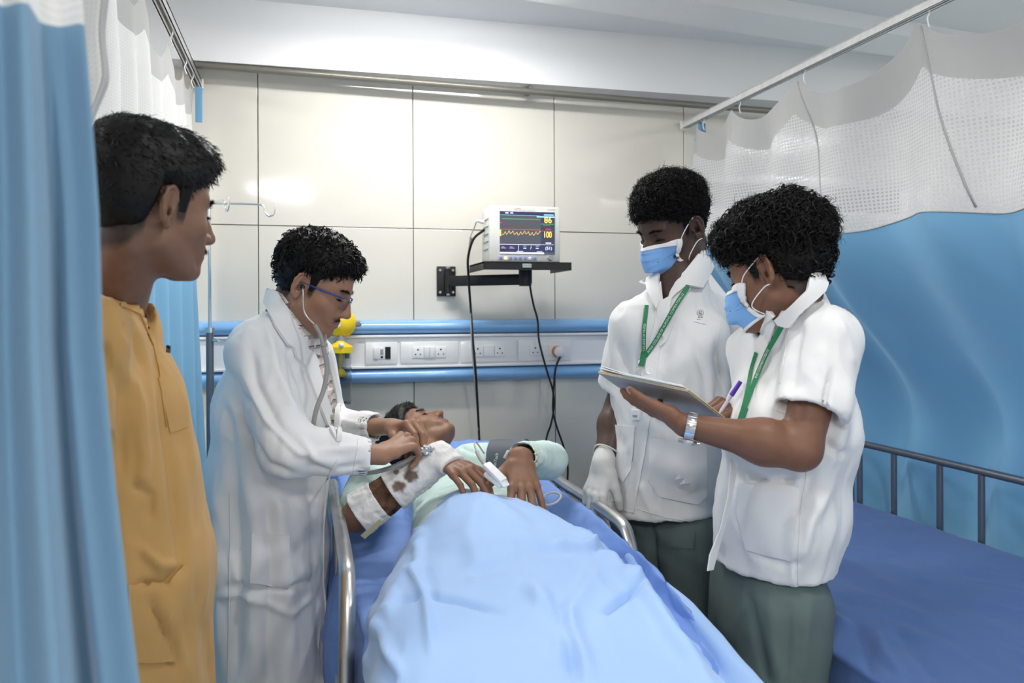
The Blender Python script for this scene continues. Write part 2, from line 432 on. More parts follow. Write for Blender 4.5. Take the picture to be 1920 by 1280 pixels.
# curtain rails
def rail(name, label, x, z, y0, y1, m):
    t = thing(name, label, 'curtain rail')
    b = MB(); w_ = .028; h_ = .026
    b.box((x, (y0 + y1) / 2, z + h_ / 2 - .003), (w_, y1 - y0, .006))
    b.box((x - w_ / 2 + .002, (y0 + y1) / 2, z), (.004, y1 - y0, h_)); b.box((x + w_ / 2 - .002, (y0 + y1) / 2, z), (.004, y1 - y0, h_))
    b.box((x - .009, (y0 + y1) / 2, z - h_ / 2 + .0015), (.009, y1 - y0, .003)); b.box((x + .009, (y0 + y1) / 2, z - h_ / 2 + .0015), (.009, y1 - y0, .003))
    b.build('track', m, t)
    MB().box((x, y1 + .004, z), (w_ + .01, .012, h_ + .012), bev=.002).build('end_cap', M['cream'], t)
    for yy in np.arange(y0 + .1, min(y1, 1.2), 1.1):
        MB().cyl((x, yy, z + h_ / 2), (x, yy, CEIL), .005).build('hanger', M['railwhite'], t)
    return t
RLX, RLZ = -.384, CAMZ + .865; RRX, RRZ = 1.62, CAMZ + .816
rail('curtain_rail', 'grey metal curtain track over the left net curtain, ending at the tiled wall', RLX, RLZ, -1.2, WY - .03, M['alu'])
rail('curtain_rail', 'cream white curtain track carrying the right net curtain', RRX, RRZ, -.6, WY - .03, M['railwhite'])
# ================================================================= bed head wall trunking
tk = thing('bed_head_panel', 'long horizontal bed head trunking of two blue bumper strips with a white service strip between', 'wall panel')
X0, X1 = -.62, 1.52
def zat(px, py, Y=WY - .05): return PY(px, py, Y).z
zt1, zt0 = zat(770, 599), zat(770, 627); zb1, zb0 = zat(770, 690), zat(770, 718)
def halfround(z0, z1, depth):
    pts = []; n = 14
    for i in range(n + 1):
        t = math.pi * i / n - math.pi / 2
        pts.append((WY - depth * max(0, math.cos(t)) ** .75, (z0 + z1) / 2 + (z1 - z0) / 2 * math.sin(t)))
    return pts
for (z0, z1, nm) in ((zt0, zt1, 'bumper'), (zb0, zb1, 'bumper')):
    pr = halfround(z0, z1, .06)
    MB().prism([(X0, y, z) for y, z in pr], (X1 - X0, 0, 0)).build('bumper', M['panel_blue'], tk)
MB().box(((X0 + X1) / 2, WY - .022, (zt0 + zb1) / 2), (X1 - X0, .044, zt0 - zb1)).build('service_strip', M['white_plastic'], tk)
for z in (zt0 - .006, zb1 + .006):
    MB().box(((X0 + X1) / 2, WY - .028, z), (X1 - X0, .056, .010), bev=.003).build('edge_bead', M['socket'], tk)
def pxX(px, py=655, Y=WY - .048): return PY(px, py, Y).x
FY = WY - .044
plz1, plz0 = zat(770, 640, FY), zat(770, 681, FY)
ORANGE = mat('orange_ring', (.8, .16, .02), .4)
def plate(x0, x1, kinds, label):
    t = thing('socket_plate', label, 'socket')
    cz = (plz0 + plz1) / 2
    MB().box(((x0 + x1) / 2, FY - .004, cz), (x1 - x0, .009, plz1 - plz0), bev=.002).build('faceplate', M['socket'], t)
    for kd, a, b in kinds:
        ww = b - a; m = (a + b) / 2
        if kd == 'socket':
            so = MB().box((m, FY - .0095, cz), (ww, .004, .045), bev=.001).build('socket', M['socket'], t)
            for dx, dz, r in ((0, .0105, .0035), (-.010, -.008, .0026), (.010, -.008, .0026)):
                MB().cyl((m + dx, FY - .010, cz + dz), (m + dx, FY - .0121, cz + dz), r, seg=12).build('socket_hole', M['blackslot'], so)
        elif kd == 'switch':
            MB().box((m, FY - .0115, cz), (ww, .008, .045), rot=(math.radians(4), 0, 0), bev=.0015).build('switch', M['socket'], t)
        elif kd == 'port':
            MB().box((m, FY - .0092, cz), (ww, .003, .048), bev=.001).build('port', M['socket'], t)
            MB().box((m, FY - .0112, cz + .004), (ww * .55, .002, .022)).build('port_shutter', M['grey_plastic'], t)
            MB().box((m, FY - .0112, cz - .016), (ww * .4, .002, .008)).build('port_opening', M['blackslot'], t)
        elif kd == 'dark':
            MB().box((m, FY - .0092, cz), (ww, .003, .048)).build('open_slot', M['blackslot'], t)
plate(pxX(685), pxX(745), [('switch', pxX(700), pxX(709)), ('port', pxX(710), pxX(721)), ('dark', pxX(722), pxX(732))], 'white wall plate with a data port and one open dark slot')
plate(pxX(751), pxX(859), [('socket', pxX(773), pxX(793.5)), ('switch', pxX(794.5), pxX(805)), ('switch', pxX(805.5), pxX(815)), ('socket', pxX(816), pxX(836))], 'white twin socket plate next to the data port plate')
plate(pxX(863), pxX(966), [('socket', pxX(885), pxX(905)), ('switch', pxX(906), pxX(926)), ('socket', pxX(927), pxX(946))], 'white twin socket plate crossed by the hanging monitor cables')
plate(pxX(971), pxX(1070), [('socket', pxX(992), pxX(1014)), ('switch', pxX(1015.5), pxX(1024)), ('socket', pxX(1028), pxX(1054))], 'white socket plate holding the round plug')
# plug
pz = PY(1044, 658, FY)
t = thing('power_plug', 'white round plug with an orange ring pushed into the right socket plate', 'plug')
MB().cyl((pz.x - .002, FY - .011, pz.z), (pz.x - .002, FY - .026, pz.z), .0235, .0235, 24).build('ring', ORANGE, t)
MB().lathe((pz.x, FY, pz.z), [(.021, -.02), (.0235, -.024), (.0225, -.045), (.016, -.050), (0.0001, -.051)], 24, mtx=Matrix.Rotation(math.pi / 2, 3, 'X') @ Matrix.Diagonal((1, 1, -1))).build('plug_body', M['socket'], t)
# ================================================================= figure building kit
from mathutils.geometry import delaunay_2d_cdt
M['skin'] = mat('skin', (.3, .2, .15), .48, vcol=True, sub=.12, subr=(1, .4, .25), spec=.42, noise=(60, .05), bump=[(420, .12, .0006)])
M['hair'] = mat('black_hair', (.006, .0055, .0055), .48, spec=.25)
M['hairbase'] = mat('black_hair_base', (.006, .005, .005), .75, spec=.2)
M['eyewhite'] = mat('eye', (.7, .68, .64), .15, vcol=True)
def look(px, py, phi, pitch, roll=0):
    "head axes: phi 0 looks at the camera, +90 looks to image left; columns are right side, forward, up"
    v = ray(px, py); v = Vector((v.x, v.y, 0)).normalized(); r = Vector((v.y, -v.x, 0))
    f = (-v * math.cos(math.radians(phi)) - r * math.sin(math.radians(phi))).normalized()
    up = Vector((0, 0, 1)); x = f.cross(up).normalized()
    R = Matrix((x, f, up)).transposed()
    R = R @ Matrix.Rotation(math.radians(-pitch), 3, 'X') @ Matrix.Rotation(math.radians(roll), 3, 'Y')
    return R
class Head:
    def __init__(s, R, anchor_local, anchor_world, scale=1.0, wide=1.0, jaw=1.0, lid=0.0):
        s.R = R; s.s = scale; s.wide = wide; s.jaw = jaw
        s.c = Vector(anchor_world) - R @ (Vector(anchor_local) * scale)
        s.Rn = np.array(R, dtype=np.float32); s.cn = nv(s.c)
    def loc(s, p): return ((p - s.cn) @ s.Rn) / s.s
    def w(s, v): return s.c + s.R @ (Vector(v) * s.s)
    def wn(s, v): return s.cn + (np.asarray(v, np.float32) * s.s) @ s.Rn.T
    def skull(s, q):
        q = q.copy(); q[:, 0] = np.abs(q[:, 0]) / s.wide; x = q
        d = s_ell(x, (0, .000, .040), (.0755, .096, .086))
        d = smin(d, s_ell(x, (0, .036, -.012), (.060, .055, .084)), .03)
        d = smin(d, s_cap(x, (.048 * s.jaw, .004, -.052), (.016, .068, -.088), .018 * s.jaw, .0165), .028)
        return d, x
    def core(s, q):
        d, x = s.skull(q)
        d = smin(d, s_ell(x, (.041, .056, -.019), (.023, .024, .021)), .02)
        d = smin(d, s_ell(x, (0, .0865, -.088), (.019, .0145, .015)), .016)
        d = smin(d, s_cap(x, (.010, .0885, .027), (.045, .073, .029), .0085, .0065), .014)
        d = smin(d, s_ell(x, (0, .086, -.056), (.030, .0165, .022)), .016)
        d = smax(d, -s_ell(x, (.031, .101, .009), (.018, .0155, .0115)), .012)
        d = smin(d, s_ell(x, (.031, .0745, .009), (.0150, .0138, .0135)), .004)
        d = smax(d, -s_cap(x, (.020, .0915, .0030), (.043, .0850, .0025), .0024, .0020), .0012)
        d = smin(d, s_ell(x, (0, .070, -.030), (.040, .026, .036)), .018)
        d = smin(d, s_cap(x, (0, .0915, .018), (0, .1115, -.022), .0078, .0108), .014)
        d = smin(d, s_ell(x, (0, .094, -.016), (.0125, .020, .024)), .010)
        d = smin(d, s_ell(x, (0, .1150, -.0270), (.0115, .0105, .0095)), .007)
        d = smin(d, s_ell(x, (.0140, .0990, -.0300), (.0088, .0120, .0082)), .006)
        d = smax(d, -s_ell(x, (.0078, .1045, -.0385), (.0042, .0058, .0042)), .002)
        d = smax(d, -s_cap(x, (.022, .0900, .0135), (.042, .0860, .0135), .0010, .0008), .0020)
        d = smin(d, s_cap(x, (0, .1025, -.0535), (.021, .0930, -.0568), .0050, .0032), .004)
        d = smin(d, s_cap(x, (0, .1010, -.0635), (.018, .0925, -.0620), .0062, .0038), .004)
        d = smax(d, -s_cap(x, (0, .1085, -.0585), (.028, .0905, -.0592), .0014, .0012), .0022)
        return d, x
    def ear(s, x):
        # x already mirrored; the ear is a dished plate with a rolled rim
        o = nv((.0725, -.004, .000)); y = x - o
        a = math.radians(24); Rz = np.array([[math.cos(a), math.sin(a), 0], [-math.sin(a), math.cos(a), 0], [0, 0, 1]], np.float32)
        y = y @ Rz.T          # back edge stands away from the head
        b = math.radians(-10); Rx = np.array([[1, 0, 0], [0, math.cos(b), math.sin(b)], [0, -math.sin(b), math.cos(b)]], np.float32)
        y = y @ Rx.T
        d = s_ell(y, (.004, -.004, .001), (.0062, .0165, .030))
        d = smax(d, -s_ell(y, (.0125, -.002, .001), (.0105, .0120, .0220)), .002)
        d = smax(d, -s_ell(y, (.004, .001, -.005), (.0075, .0070, .0085)), .0015)
        rim = [(.004, .010, .004), (.006, .012, .016), (.008, .006, .028), (.0095, -.006, .0315), (.010, -.017, .024), (.010, -.0205, .008), (.009, -.016, -.010), (.007, -.007, -.024), (.004, .004, -.030), (.002, .009, -.020)]
        rr = [.0030, .0030, .0031, .0032, .0032, .0031, .0032, .0042, .0052, .0042]
        for i in range(len(rim) - 1): d = smin(d, s_cap(y, rim[i], rim[i + 1], rr[i], rr[i + 1]), .003)
        d = smin(d, s_cap(y, (.0075, -.010, .014), (.0075, -.009, -.010), .0028, .0028), .004)
        d = smin(d, s_ell(y, (.004, .009, -.003), (.0045, .0042, .0055)), .003)
        return d
    def f(s, p):
        q = s.loc(p); d, x = s.core(q); d = smin(d, s.ear(x), .005); return d * s.s
    def colors(s, V, base, lip=(.32, .13, .11), stub=0.0, moust=0.0, brow=1.0):
        q = s.loc(V); x = q.copy(); x[:, 0] = np.abs(x[:, 0]); b = nv(base)
        c = np.tile(b, (len(V), 1)); n = fbm(q * 35, 3)[:, None]
        c = c * (1 + .10 * n)
        def blend(c, m, col): m = np.clip(m, 0, 1)[:, None]; return c * (1 - m) + nv(col) * m
        def g(cen, rad): return np.exp(-(((x - nv(cen)) / nv(rad)) ** 2).sum(1) * 1.5)
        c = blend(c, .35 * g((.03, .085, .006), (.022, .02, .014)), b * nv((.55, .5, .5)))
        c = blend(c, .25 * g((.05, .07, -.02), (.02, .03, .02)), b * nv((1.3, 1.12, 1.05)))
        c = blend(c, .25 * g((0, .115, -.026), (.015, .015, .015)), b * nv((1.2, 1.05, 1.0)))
        c = blend(c, .55 * g((.078, -.004, -.004), (.012, .009, .012)), b * .45)  # shade in the hollow of the ear, painted into the skin colour
        c = blend(c, 1.25 * np.clip(g((0, .10, -.0585), (.027, .016, .0085)), 0, .8), lip)
        if moust:
            c = blend(c, moust * 1.3 * g((.012, .097, -.0465), (.024, .02, .006)), (.03, .022, .02))
        if stub:
            jawm = np.clip((-.028 - x[:, 2]) / .03, 0, 1) * np.clip((x[:, 1] + .02) / .04, 0, 1)
            c = blend(c, stub * jawm * (.6 + .5 * n[:, 0]), b * nv((.42, .42, .45)))
        c = blend(c, brow * 1.1 * np.clip(g((.030, .088, .0275), (.021, .03, .0052)), 0, 1), (.03, .022, .02))
        c = blend(c, .95 * np.clip(1.3 * g((.031, .0885, .0040), (.014, .010, .0021)), 0, 1), (.015, .012, .012))
        hz = hairline(q[:, 1], {}); hm = np.clip((q[:, 2] - hz + .012) / .014 + .5 * n[:, 0], 0, 1) * (np.abs(q[:, 0]) < .0735 + .01 * (q[:, 2] > .035))
        c = blend(c, .85 * hm, (.018, .015, .014))
        return np.clip(c, 0, 1)
    def meshpart(s, extra=None, h=.0024, zmin=-.30, base=(.3, .2, .15), **kw):
        "head (with the neck when given in 'extra', world-space distance)"
        cs = s.wn(np.array([[a, b, c] for a in (-.1, .1) for b in (-.12, .14) for c in (-.12, .15)]))
        lo = cs.min(0) - .01; hi = cs.max(0) + .01
        if extra is not None: lo = np.minimum(lo, extra[1]); hi = np.maximum(hi, extra[2])
        def ff(p):
            d = s.f(p)
            return smin(d, extra[0](p), .018) if extra is not None else d
        V, Q = surfnet(ff, lo, hi, h); V = relax(V, Q, 1, .3)
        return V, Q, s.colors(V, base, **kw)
def eyes(head, parent, look_down=.5):
    for sx in (-1, 1):
        c = (sx * .031, .0742, .0082); b = MB(); b.sph((0, 0, 0), .0122, 20)
        me = b.mesh('eye'); V = np.array([v.co for v in me.vertices])
        dd = np.array([0, math.cos(look_down), -math.sin(look_down)]); an = np.arccos(np.clip((V / .0122) @ dd, -1, 1))
        col = np.where(an[:, None] < .22, nv((.005, .004, .004)), np.where(an[:, None] < .5, nv((.03, .015, .01)), nv((.62, .58, .53))))
        a = me.color_attributes.new('Col', 'FLOAT_COLOR', 'POINT'); c4 = np.ones((len(V), 4), np.float32); c4[:, :3] = col; a.data.foreach_set('color', c4.ravel())
        W = head.wn(V + np.array(c)); me.vertices.foreach_set('co', W.astype(np.float32).ravel()); me.update()
        link('eye', me, M['eyewhite'], parent)
def strands(roots, dirs, L, r0, m=6, curl=0., turns=1., wig=.0, grav=(0, 0, 0), seed=1, tip=.25, sides=3):
    rs = np.random.RandomState(seed); n = len(roots); t = np.linspace(0, 1, m)[None, :, None]
    L = np.broadcast_to(np.asarray(L, float), (n,))[:, None, None]
    d = dirs / np.maximum(np.linalg.norm(dirs, axis=1), 1e-9)[:, None]
    a = np.cross(d, rs.randn(n, 3)); a /= np.maximum(np.linalg.norm(a, axis=1), 1e-9)[:, None]; b = np.cross(d, a)
    ph = rs.rand(n)[:, None, None] * 6.28; sg = np.where(rs.rand(n) < .5, 1, -1)[:, None, None]
    ang = ph + sg * turns * 6.28 * t
    path = roots[:, None] + d[:, None] * L * t * (1 - .35 * (curl > 0)) + curl * ((np.cos(ang) - np.cos(ph)) * a[:, None] + (np.sin(ang) - np.sin(ph)) * b[:, None])
    path = path + np.array(grav)[None, None] * (L * t) ** 2 / np.maximum(L, 1e-6)
    if wig: path = path + wig * t * rs.randn(n, 1, 3)
    tg = np.gradient(path, axis=1); tg /= np.maximum(np.linalg.norm(tg, axis=2), 1e-9)[..., None]
    u = np.cross(tg, rs.randn(n, 1, 3)); u /= np.maximum(np.linalg.norm(u, axis=2), 1e-9)[..., None]; v = np.cross(tg, u)
    rad = r0 * (1 - (1 - tip) * t ** 1.5)
    V = np.stack([path + rad * (math.cos(k * 2 * math.pi / sides) * u + math.sin(k * 2 * math.pi / sides) * v) for k in range(sides)], 2)
    V = V.reshape(-1, 3); idx = np.arange(n * m * sides).reshape(n, m, sides); q = []
    for k in range(sides):
        k2 = (k + 1) % sides
        q.append(np.stack([idx[:, :-1, k], idx[:, :-1, k2], idx[:, 1:, k2], idx[:, 1:, k]], -1).reshape(-1, 4))
    return V.astype(np.float32), np.concatenate(q)
def sample_surf(V, Q, n, seed=1, weight=None):
    rs = np.random.RandomState(seed)
    ar = np.linalg.norm(np.cross(V[Q[:, 2]] - V[Q[:, 0]], V[Q[:, 3]] - V[Q[:, 1]]), axis=1)
    if weight is not None: ar = ar * weight
    fi = rs.choice(len(Q), n, p=ar / ar.sum()); u, v = rs.rand(n, 1), rs.rand(n, 1); q = Q[fi]
    return V[q[:, 0]] * (1 - u) * (1 - v) + V[q[:, 1]] * u * (1 - v) + V[q[:, 2]] * u * v + V[q[:, 3]] * (1 - u) * v, fi
def hairline(y, st):
    ys = [-.13, -.085, -.055, -.028, -.016, .010, .0175, .030, .036, .060, .085, .12]
    zs = [-.075, -.070, -.066, -.035, .030, .036, -.012, -.010, .030, .050, .066, .074]
    zs = [z + (st.get('front', 0) if y_ > .055 else 0) + (st.get('nape', 0) if y_ < -.05 else 0) for y_, z in zip(ys, zs)]
    return np.interp(y, ys, zs)
def hair(head, parent, style, seed=1, label=None):
    "volume of hair plus loose locks and curls on its surface, one part"
    st = style
    def f(p):
        q = head.loc(p); d, x = head.skull(q)
        z = q[:, 2]; y = q[:, 1]
        top = np.clip((z - .035) / .07, 0, 1); fr = np.clip((y - .02) / .06, 0, 1) * top
        bk = np.clip((-y - .03) / .05, 0, 1)
        th = st['side'] + (st['top'] - st['side']) * top ** 1.2 + st.get('fr', 0) * fr + st.get('bk', 0) * bk
        th = th * np.clip((z - hairline(y, st)) / .03 + .25, .12, 1)
        th = np.where((y > -.012) & (z < .05), th * np.clip((z + .002) / .05, .12, 1), th)
        nz = fbm(q * st.get('nf', 38) + seed, 3) * st.get('na', .006) * (.35 + .65 * top)
        d = d - th - nz
        hl = (hairline(y, st) + fbm(q * 75 + 9, 3) * .009 - z)
        return smax(d, hl * .75, .006) * head.s
    cs = head.wn(np.array([[a, b, c] for a in (-.125, .125) for b in (-.14, .16) for c in (-.09, .19)]))
    V, Q = surfnet(f, cs.min(0), cs.max(0), .0032)
    q = head.loc(V); N = vnormals(V, Q); Nl = N @ head.Rn
    cen = q[Q].mean(1)
    inside_face = head.core(cen)[0]
    wgt = (inside_face > .0015) * (.55 + np.clip((cen[:, 2] - .01) / .06, 0, .8)) * np.where((cen[:, 1] > -.01) & (cen[:, 2] < .03), .3, 1)
    parts = [(V, Q)]
    for k, (n, L, r0, curl, turns, lift, flow, grav) in enumerate(st['locks']):
        rt, fi = sample_surf(V, Q, n, seed * 10 + k, wgt)
        nn = Nl[Q[fi, 0]]; rl = head.loc(rt.astype(np.float32))
        fl = np.tile(nv(flow), (n, 1)) + .35 * np.random.RandomState(k + seed).randn(n, 3)
        if st.get('swirl'): fl[:, 0] += np.sign(rl[:, 0]) * st['swirl']
        fl = fl - nn * (fl * nn).sum(1)[:, None]
        dl = nn * lift + fl; short = np.clip((rl[:, 2] + .02) / .08, .3, 1)
        sv, sq = strands((rl - nn * .003), dl, L * short * (.7 + .6 * np.random.RandomState(seed + 5).rand(n)), r0, curl=curl, turns=turns, grav=grav, seed=seed + k, wig=L * .12)
        sv = head.wn(sv); parts.append((sv.astype(np.float32), sq))
    V2, Q2, _ = join_np(parts)
    o = link('hair', np_mesh('hair', V2, Q2), M['hair'], parent); 
    if label: o['label'] = label
    return o
def fuzz(name, head, parent, pts, n, L, r0, dirn, seed=3, spread=.3):
    "eyebrow / moustache: short hairs along a local polyline [(x,y,z,halfwidth)]"
    rs = np.random.RandomState(seed); pts = np.array(pts, float); t = rs.rand(n) * (len(pts) - 1); i = np.minimum(t.astype(int), len(pts) - 2); fr = (t - i)[:, None]
    p = pts[i] * (1 - fr) + pts[i + 1] * fr; r = p[:, :3].copy(); r[:, 2] += (rs.rand(n) * 2 - 1) * p[:, 3]
    # drop on to the face
    for _ in range(4):
        d = head.core(r.astype(np.float32))[0]; r[:, 1] -= (d + .0004)
    dr = np.tile(np.array(dirn, float), (n, 1)); dr[:, 0] *= np.sign(r[:, 0] + 1e-6); dr += spread * rs.randn(n, 3)
    sv, sq = strands(r, dr, L * (.7 + .6 * rs.rand(n)), r0, m=4, seed=seed)
    return link(name, np_mesh(name, head.wn(sv), sq), M['hair'], parent)
def brows(head, parent, n=170):
    for sx in (-1, 1):
        fuzz('eyelashes', head, parent, [(sx * .019, .1, .0042, .0003), (sx * .031, .1, .0048, .0003), (sx * .044, .09, .0036, .0003)], 60, .0075, .00030, (.25, .95, -.35), seed=6 + sx, spread=.12)
        fuzz('eyebrow', head, parent, [(sx * .012, .1, .0255, .0032), (sx * .028, .1, .0300, .0030), (sx * .046, .09, .0265, .0015)], n, .0075, .00028, (.9, .35, .25), seed=4 + sx)
# ---------------------------------------------------------------- hands
class Hand:
    """W wrist, d towards the fingers, back = outward normal of the back of the hand; thumb = +1/-1 picks the thumb side (+x local = d x back * thumb)"""
    def __init__(s, W, d, back, thumb, curls, spread=(6, 1, -4, -10), th=((.62, .70, -.25), (15, 25)), sc=1.0):
        d = Vector(d).normalized(); b = Vector(back); b = (b - d * b.dot(d)).normalized(); x = d.cross(b) * thumb
        s.R = Matrix((x, d, b)).transposed(); s.Rn = np.array(s.R, np.float32); s.W = nv(W); s.sc = sc; s.flip = thumb
        K = [(.027, .086, .000), (.0075, .090, .003), (-.0125, .086, .002), (-.0305, .077, -.003)]
        LN = [(.043, .026, .022), (.048, .030, .023), (.045, .028, .023), (.034, .021, .020)]
        R0 = [(.0098, .0090, .0082, .0068), (.0100, .0092, .0083, .0069), (.0095, .0087, .0079, .0066), (.0084, .0077, .0070, .0060)]
        s.caps = []; s.nails = []; s.knuck = []
        for i in range(4):
            p = np.array(K[i]); a = 0; sp = math.radians(spread[i])
            cu = curls[i] if isinstance(curls[0], (tuple, list)) else curls
            s.knuck.append(p)
            for j in range(3):
                a += math.radians(cu[j]); dr = np.array([math.sin(sp) * math.cos(a), math.cos(sp) * math.cos(a), -math.sin(a)])
                q = p + dr * (LN[i][j] * (1 if j < 2 else .78)); s.caps.append((p, q, R0[i][j], R0[i][j + 1], i)); 
                if j == 2:
                    up = np.array([0, math.sin(a), math.cos(a)]); s.nails.append((q - dr * .001 + up * R0[i][3] * .9, dr, up, R0[i][3]))
                else: s.knuck.append(q)
                p = q
        p = np.array((.024, .022, -.010)); td = np.array(th[0], float); td /= np.linalg.norm(td)
        ax = np.cross(td, np.array([-.35, .35, .0]) + np.array([0, 0, -.6])); ax /= np.linalg.norm(ax)
        s.th = []
        ang = 0
        for j, (L_, ra, rb) in enumerate(((.040, .0150, .0118), (.032, .0112, .0098), (.022, .0098, .0078))):
            if j: ang += math.radians(th[1][j - 1])
            c, s_ = math.cos(ang), math.sin(ang); dr = td * c + np.cross(ax, td) * s_
            q = p + dr * L_; s.th.append((p, q, ra, rb)); p = q
        s.nails.append((q + np.cross(dr, ax) * -.0, dr, np.array([.4, 0, .9]), .0078))
        s.tips = [s.wp(c[1]) for c in s.caps[2::3]] + [s.wp(s.th[-1][1])]
    def wp(s, l): return Vector(s.W) + s.R @ (Vector([float(v) for v in l]) * s.sc)
    def f(s, p):
        q = ((p - s.W) @ s.Rn) / s.sc
        d = s_ecap(q, (0, -.004, 0), (0, .020, 0), .0270, .030, (1, 0, 0), .0190, .0165)
        d = smin(d, s_ecap(q, (.001, .028, -.002), (-.001, .068, -.001), .0330, .0345, (1, 0, 0), .0150, .0125), .014)
        for i, k in enumerate(((.027, .086, .000), (.0075, .090, .003), (-.0125, .086, .002), (-.0305, .077, -.003))):
            d = smin(d, s_cap(q, (k[0] * .5, .03, 0), k, .010, .0098 if i < 3 else .0088), .006)
        fs = None
        for i in range(4):
            fi = None
            for j in range(3):
                a, b, ra, rb, _ = s.caps[i * 3 + j]; e = s_cap(q, a, b, ra, rb); fi = e if fi is None else smin(fi, e, .0025)
            fs = fi if fs is None else smin(fs, fi, .0012)
        d = smin(d, fs, .006)
        t = s_cap(q, *s.th[0]); t = smin(t, s_ell(q, (.022, .035, -.013), (.014, .024, .010)), .012); d = smin(d, t, .012)
        t = smin(s_cap(q, *s.th[1]), s_cap(q, *s.th[2]), .003)
        return smin(d, t, .004) * s.sc
    def shade(s, V, c, base, nail=(.50, .29, .25)):
        q = ((V - s.W) @ s.Rn) / s.sc; b = nv(base)
        for k in s.knuck:
            m = np.exp(-(((q - k.astype(np.float32)) / .009) ** 2).sum(1))[:, None] * .35 * (q[:, 2:3] > k[2] - .002); c = c * (1 - m) + b * .62 * m
        for (cn, dr, up, r) in s.nails:
            e = q - cn.astype(np.float32); al = e @ dr.astype(np.float32); uu = e @ up.astype(np.float32)
            lat = np.sqrt(np.maximum((e ** 2).sum(1) - al ** 2 - uu ** 2, 0))
            m = ((np.abs(al) < .0062) & (lat < r * .72) & (uu > -r * .35)).astype(np.float32)[:, None]; c = c * (1 - m) + nv(nail) * m
        return c
def bounds(pts, pad):
    a = np.array([list(p) for p in pts], float); return a.min(0) - pad, a.max(0) + pad
def arm_part(hand, elbow, upper, base, r_el=.043, r_wr=.028, r_up=.047, h=.0024, flat=.8, nail=(.50, .29, .25)):
    "forearm and hand as one surface; W wrist of the hand"
    W = Vector(hand.W); E = Vector(elbow); U = Vector(upper)
    side = hand.R @ Vector((1, 0, 0)); mid = E.lerp(W, .30)
    def f(p):
        d = s_ecap(p, mid, W, r_el * 1.04, r_wr, side, r_el * .95, r_wr * .74)
        d = smin(d, s_cap(p, E, mid, r_el * .93, r_el), .03)
        d = smin(d, s_cap(p, U, E, r_up, r_el * .92), .02)
        return smin(d, hand.f(p), .012)
    tips = [Vector(t) for t in hand.tips] + [hand.wp(k) for k in hand.knuck]
    lo, hi = bounds([W, E, U] + tips, .07 * 1.0)
    V, Q = surfnet(f, lo, hi, h); V = relax(V, Q, 1, .25)
    c = np.tile(nv(base), (len(V), 1)) * (1 + .1 * fbm(V * 30, 3))[:, None]
    c = hand.shade(V, c, base, nail); return V, Q, np.clip(c, 0, 1)
# ---------------------------------------------------------------- cloth patches drawn on to a garment
def patch(name, bvh, poly, m, parent, off=.003, thick=.0025, res=9, curve=None, depth=None, smooth=True, **props):
    "flat cloth piece (pocket, collar, strap) laid on the surface below it; poly in frame pixels"
    out = []
    for i in range(len(poly)):
        a, b = Vector(poly[i]), Vector(poly[(i + 1) % len(poly)]); n = max(1, int((b - a).length / res))
        for k in range(n): out.append(a.lerp(b, k / n))
    pts = [Vector((p[0], p[1])) for p in out]; ne = len(pts)
    xs = [p.x for p in pts]; ys = [p.y for p in pts]
    x = min(xs) + res / 2
    while x < max(xs):
        y = min(ys) + res / 2
        while y < max(ys):
            ins = False; j = ne - 1
            for i in range(ne):
                if (pts[i].y > y) != (pts[j].y > y) and x < (pts[j].x - pts[i].x) * (y - pts[i].y) / (pts[j].y - pts[i].y) + pts[i].x: ins = not ins
                j = i
            if ins and min((Vector((x, y)) - pts[i]).length for i in range(ne)) > res * .45: pts.append(Vector((x, y)))
            y += res
        x += res
    vv, _, ff, *_r = delaunay_2d_cdt(pts, [(i, (i + 1) % ne) for i in range(ne)], [list(range(ne))], 1, 1e-4)
    hits = []
    for p in vv:
        r = ray(p.x, p.y).normalized(); h = bvh.ray_cast(CP, r)
        if h[0] is None: hits.append(None)
        else:
            nrm = h[1] if h[1].dot(r) < 0 else -h[1]; hits.append((h[0], nrm))
    ok = [(v, h) for v, h in zip(vv, hits) if h]
    if not ok: print('patch misses', name, poly[0]); return None
    P3 = []; N3 = []
    for v, h in zip(vv, hits):
        if h is None:
            k = sorted(ok, key=lambda o: (o[0] - v).length)[:3]; dd = sum(float(proj(np.array([list(o[1][0])]))[2][0]) for o in k) / len(k)
            P3.append(P(v.x, v.y, dd)); N3.append(sum((o[1][1] for o in k), Vector()).normalized())
        else: P3.append(h[0]); N3.append(h[1])
    # even out the normals
    N3 = [ (n + sum(N3, Vector()) / len(N3) * .35).normalized() for n in N3]
    n = len(P3); bm = bmesh.new()
    o_ = [off(v.x, v.y) if callable(off) else off for v in vv]
    top = [bm.verts.new(P3[i] + N3[i] * (o_[i] + thick)) for i in range(n)]; bot = [bm.verts.new(P3[i] + N3[i] * (o_[i] * .2)) for i in range(n)]
    cnt = {}
    for f_ in ff:
        try:
            bm.faces.new([top[i] for i in f_]); bm.faces.new([bot[i] for i in reversed(f_)])
        except ValueError: continue
        for a, b in zip(f_, list(f_[1:]) + [f_[0]]): cnt[(a, b)] = 1
    for (a, b) in list(cnt):
        if (b, a) not in cnt: bm.faces.new((top[b], top[a], bot[a], bot[b]))
    bmesh.ops.recalc_face_normals(bm, faces=bm.faces)
    me = bpy.data.meshes.new(name); bm.to_mesh(me); bm.free()
    o = link(name, me, m, parent, smooth=smooth, **props); me.set_sharp_from_angle(angle=math.radians(50)); return o
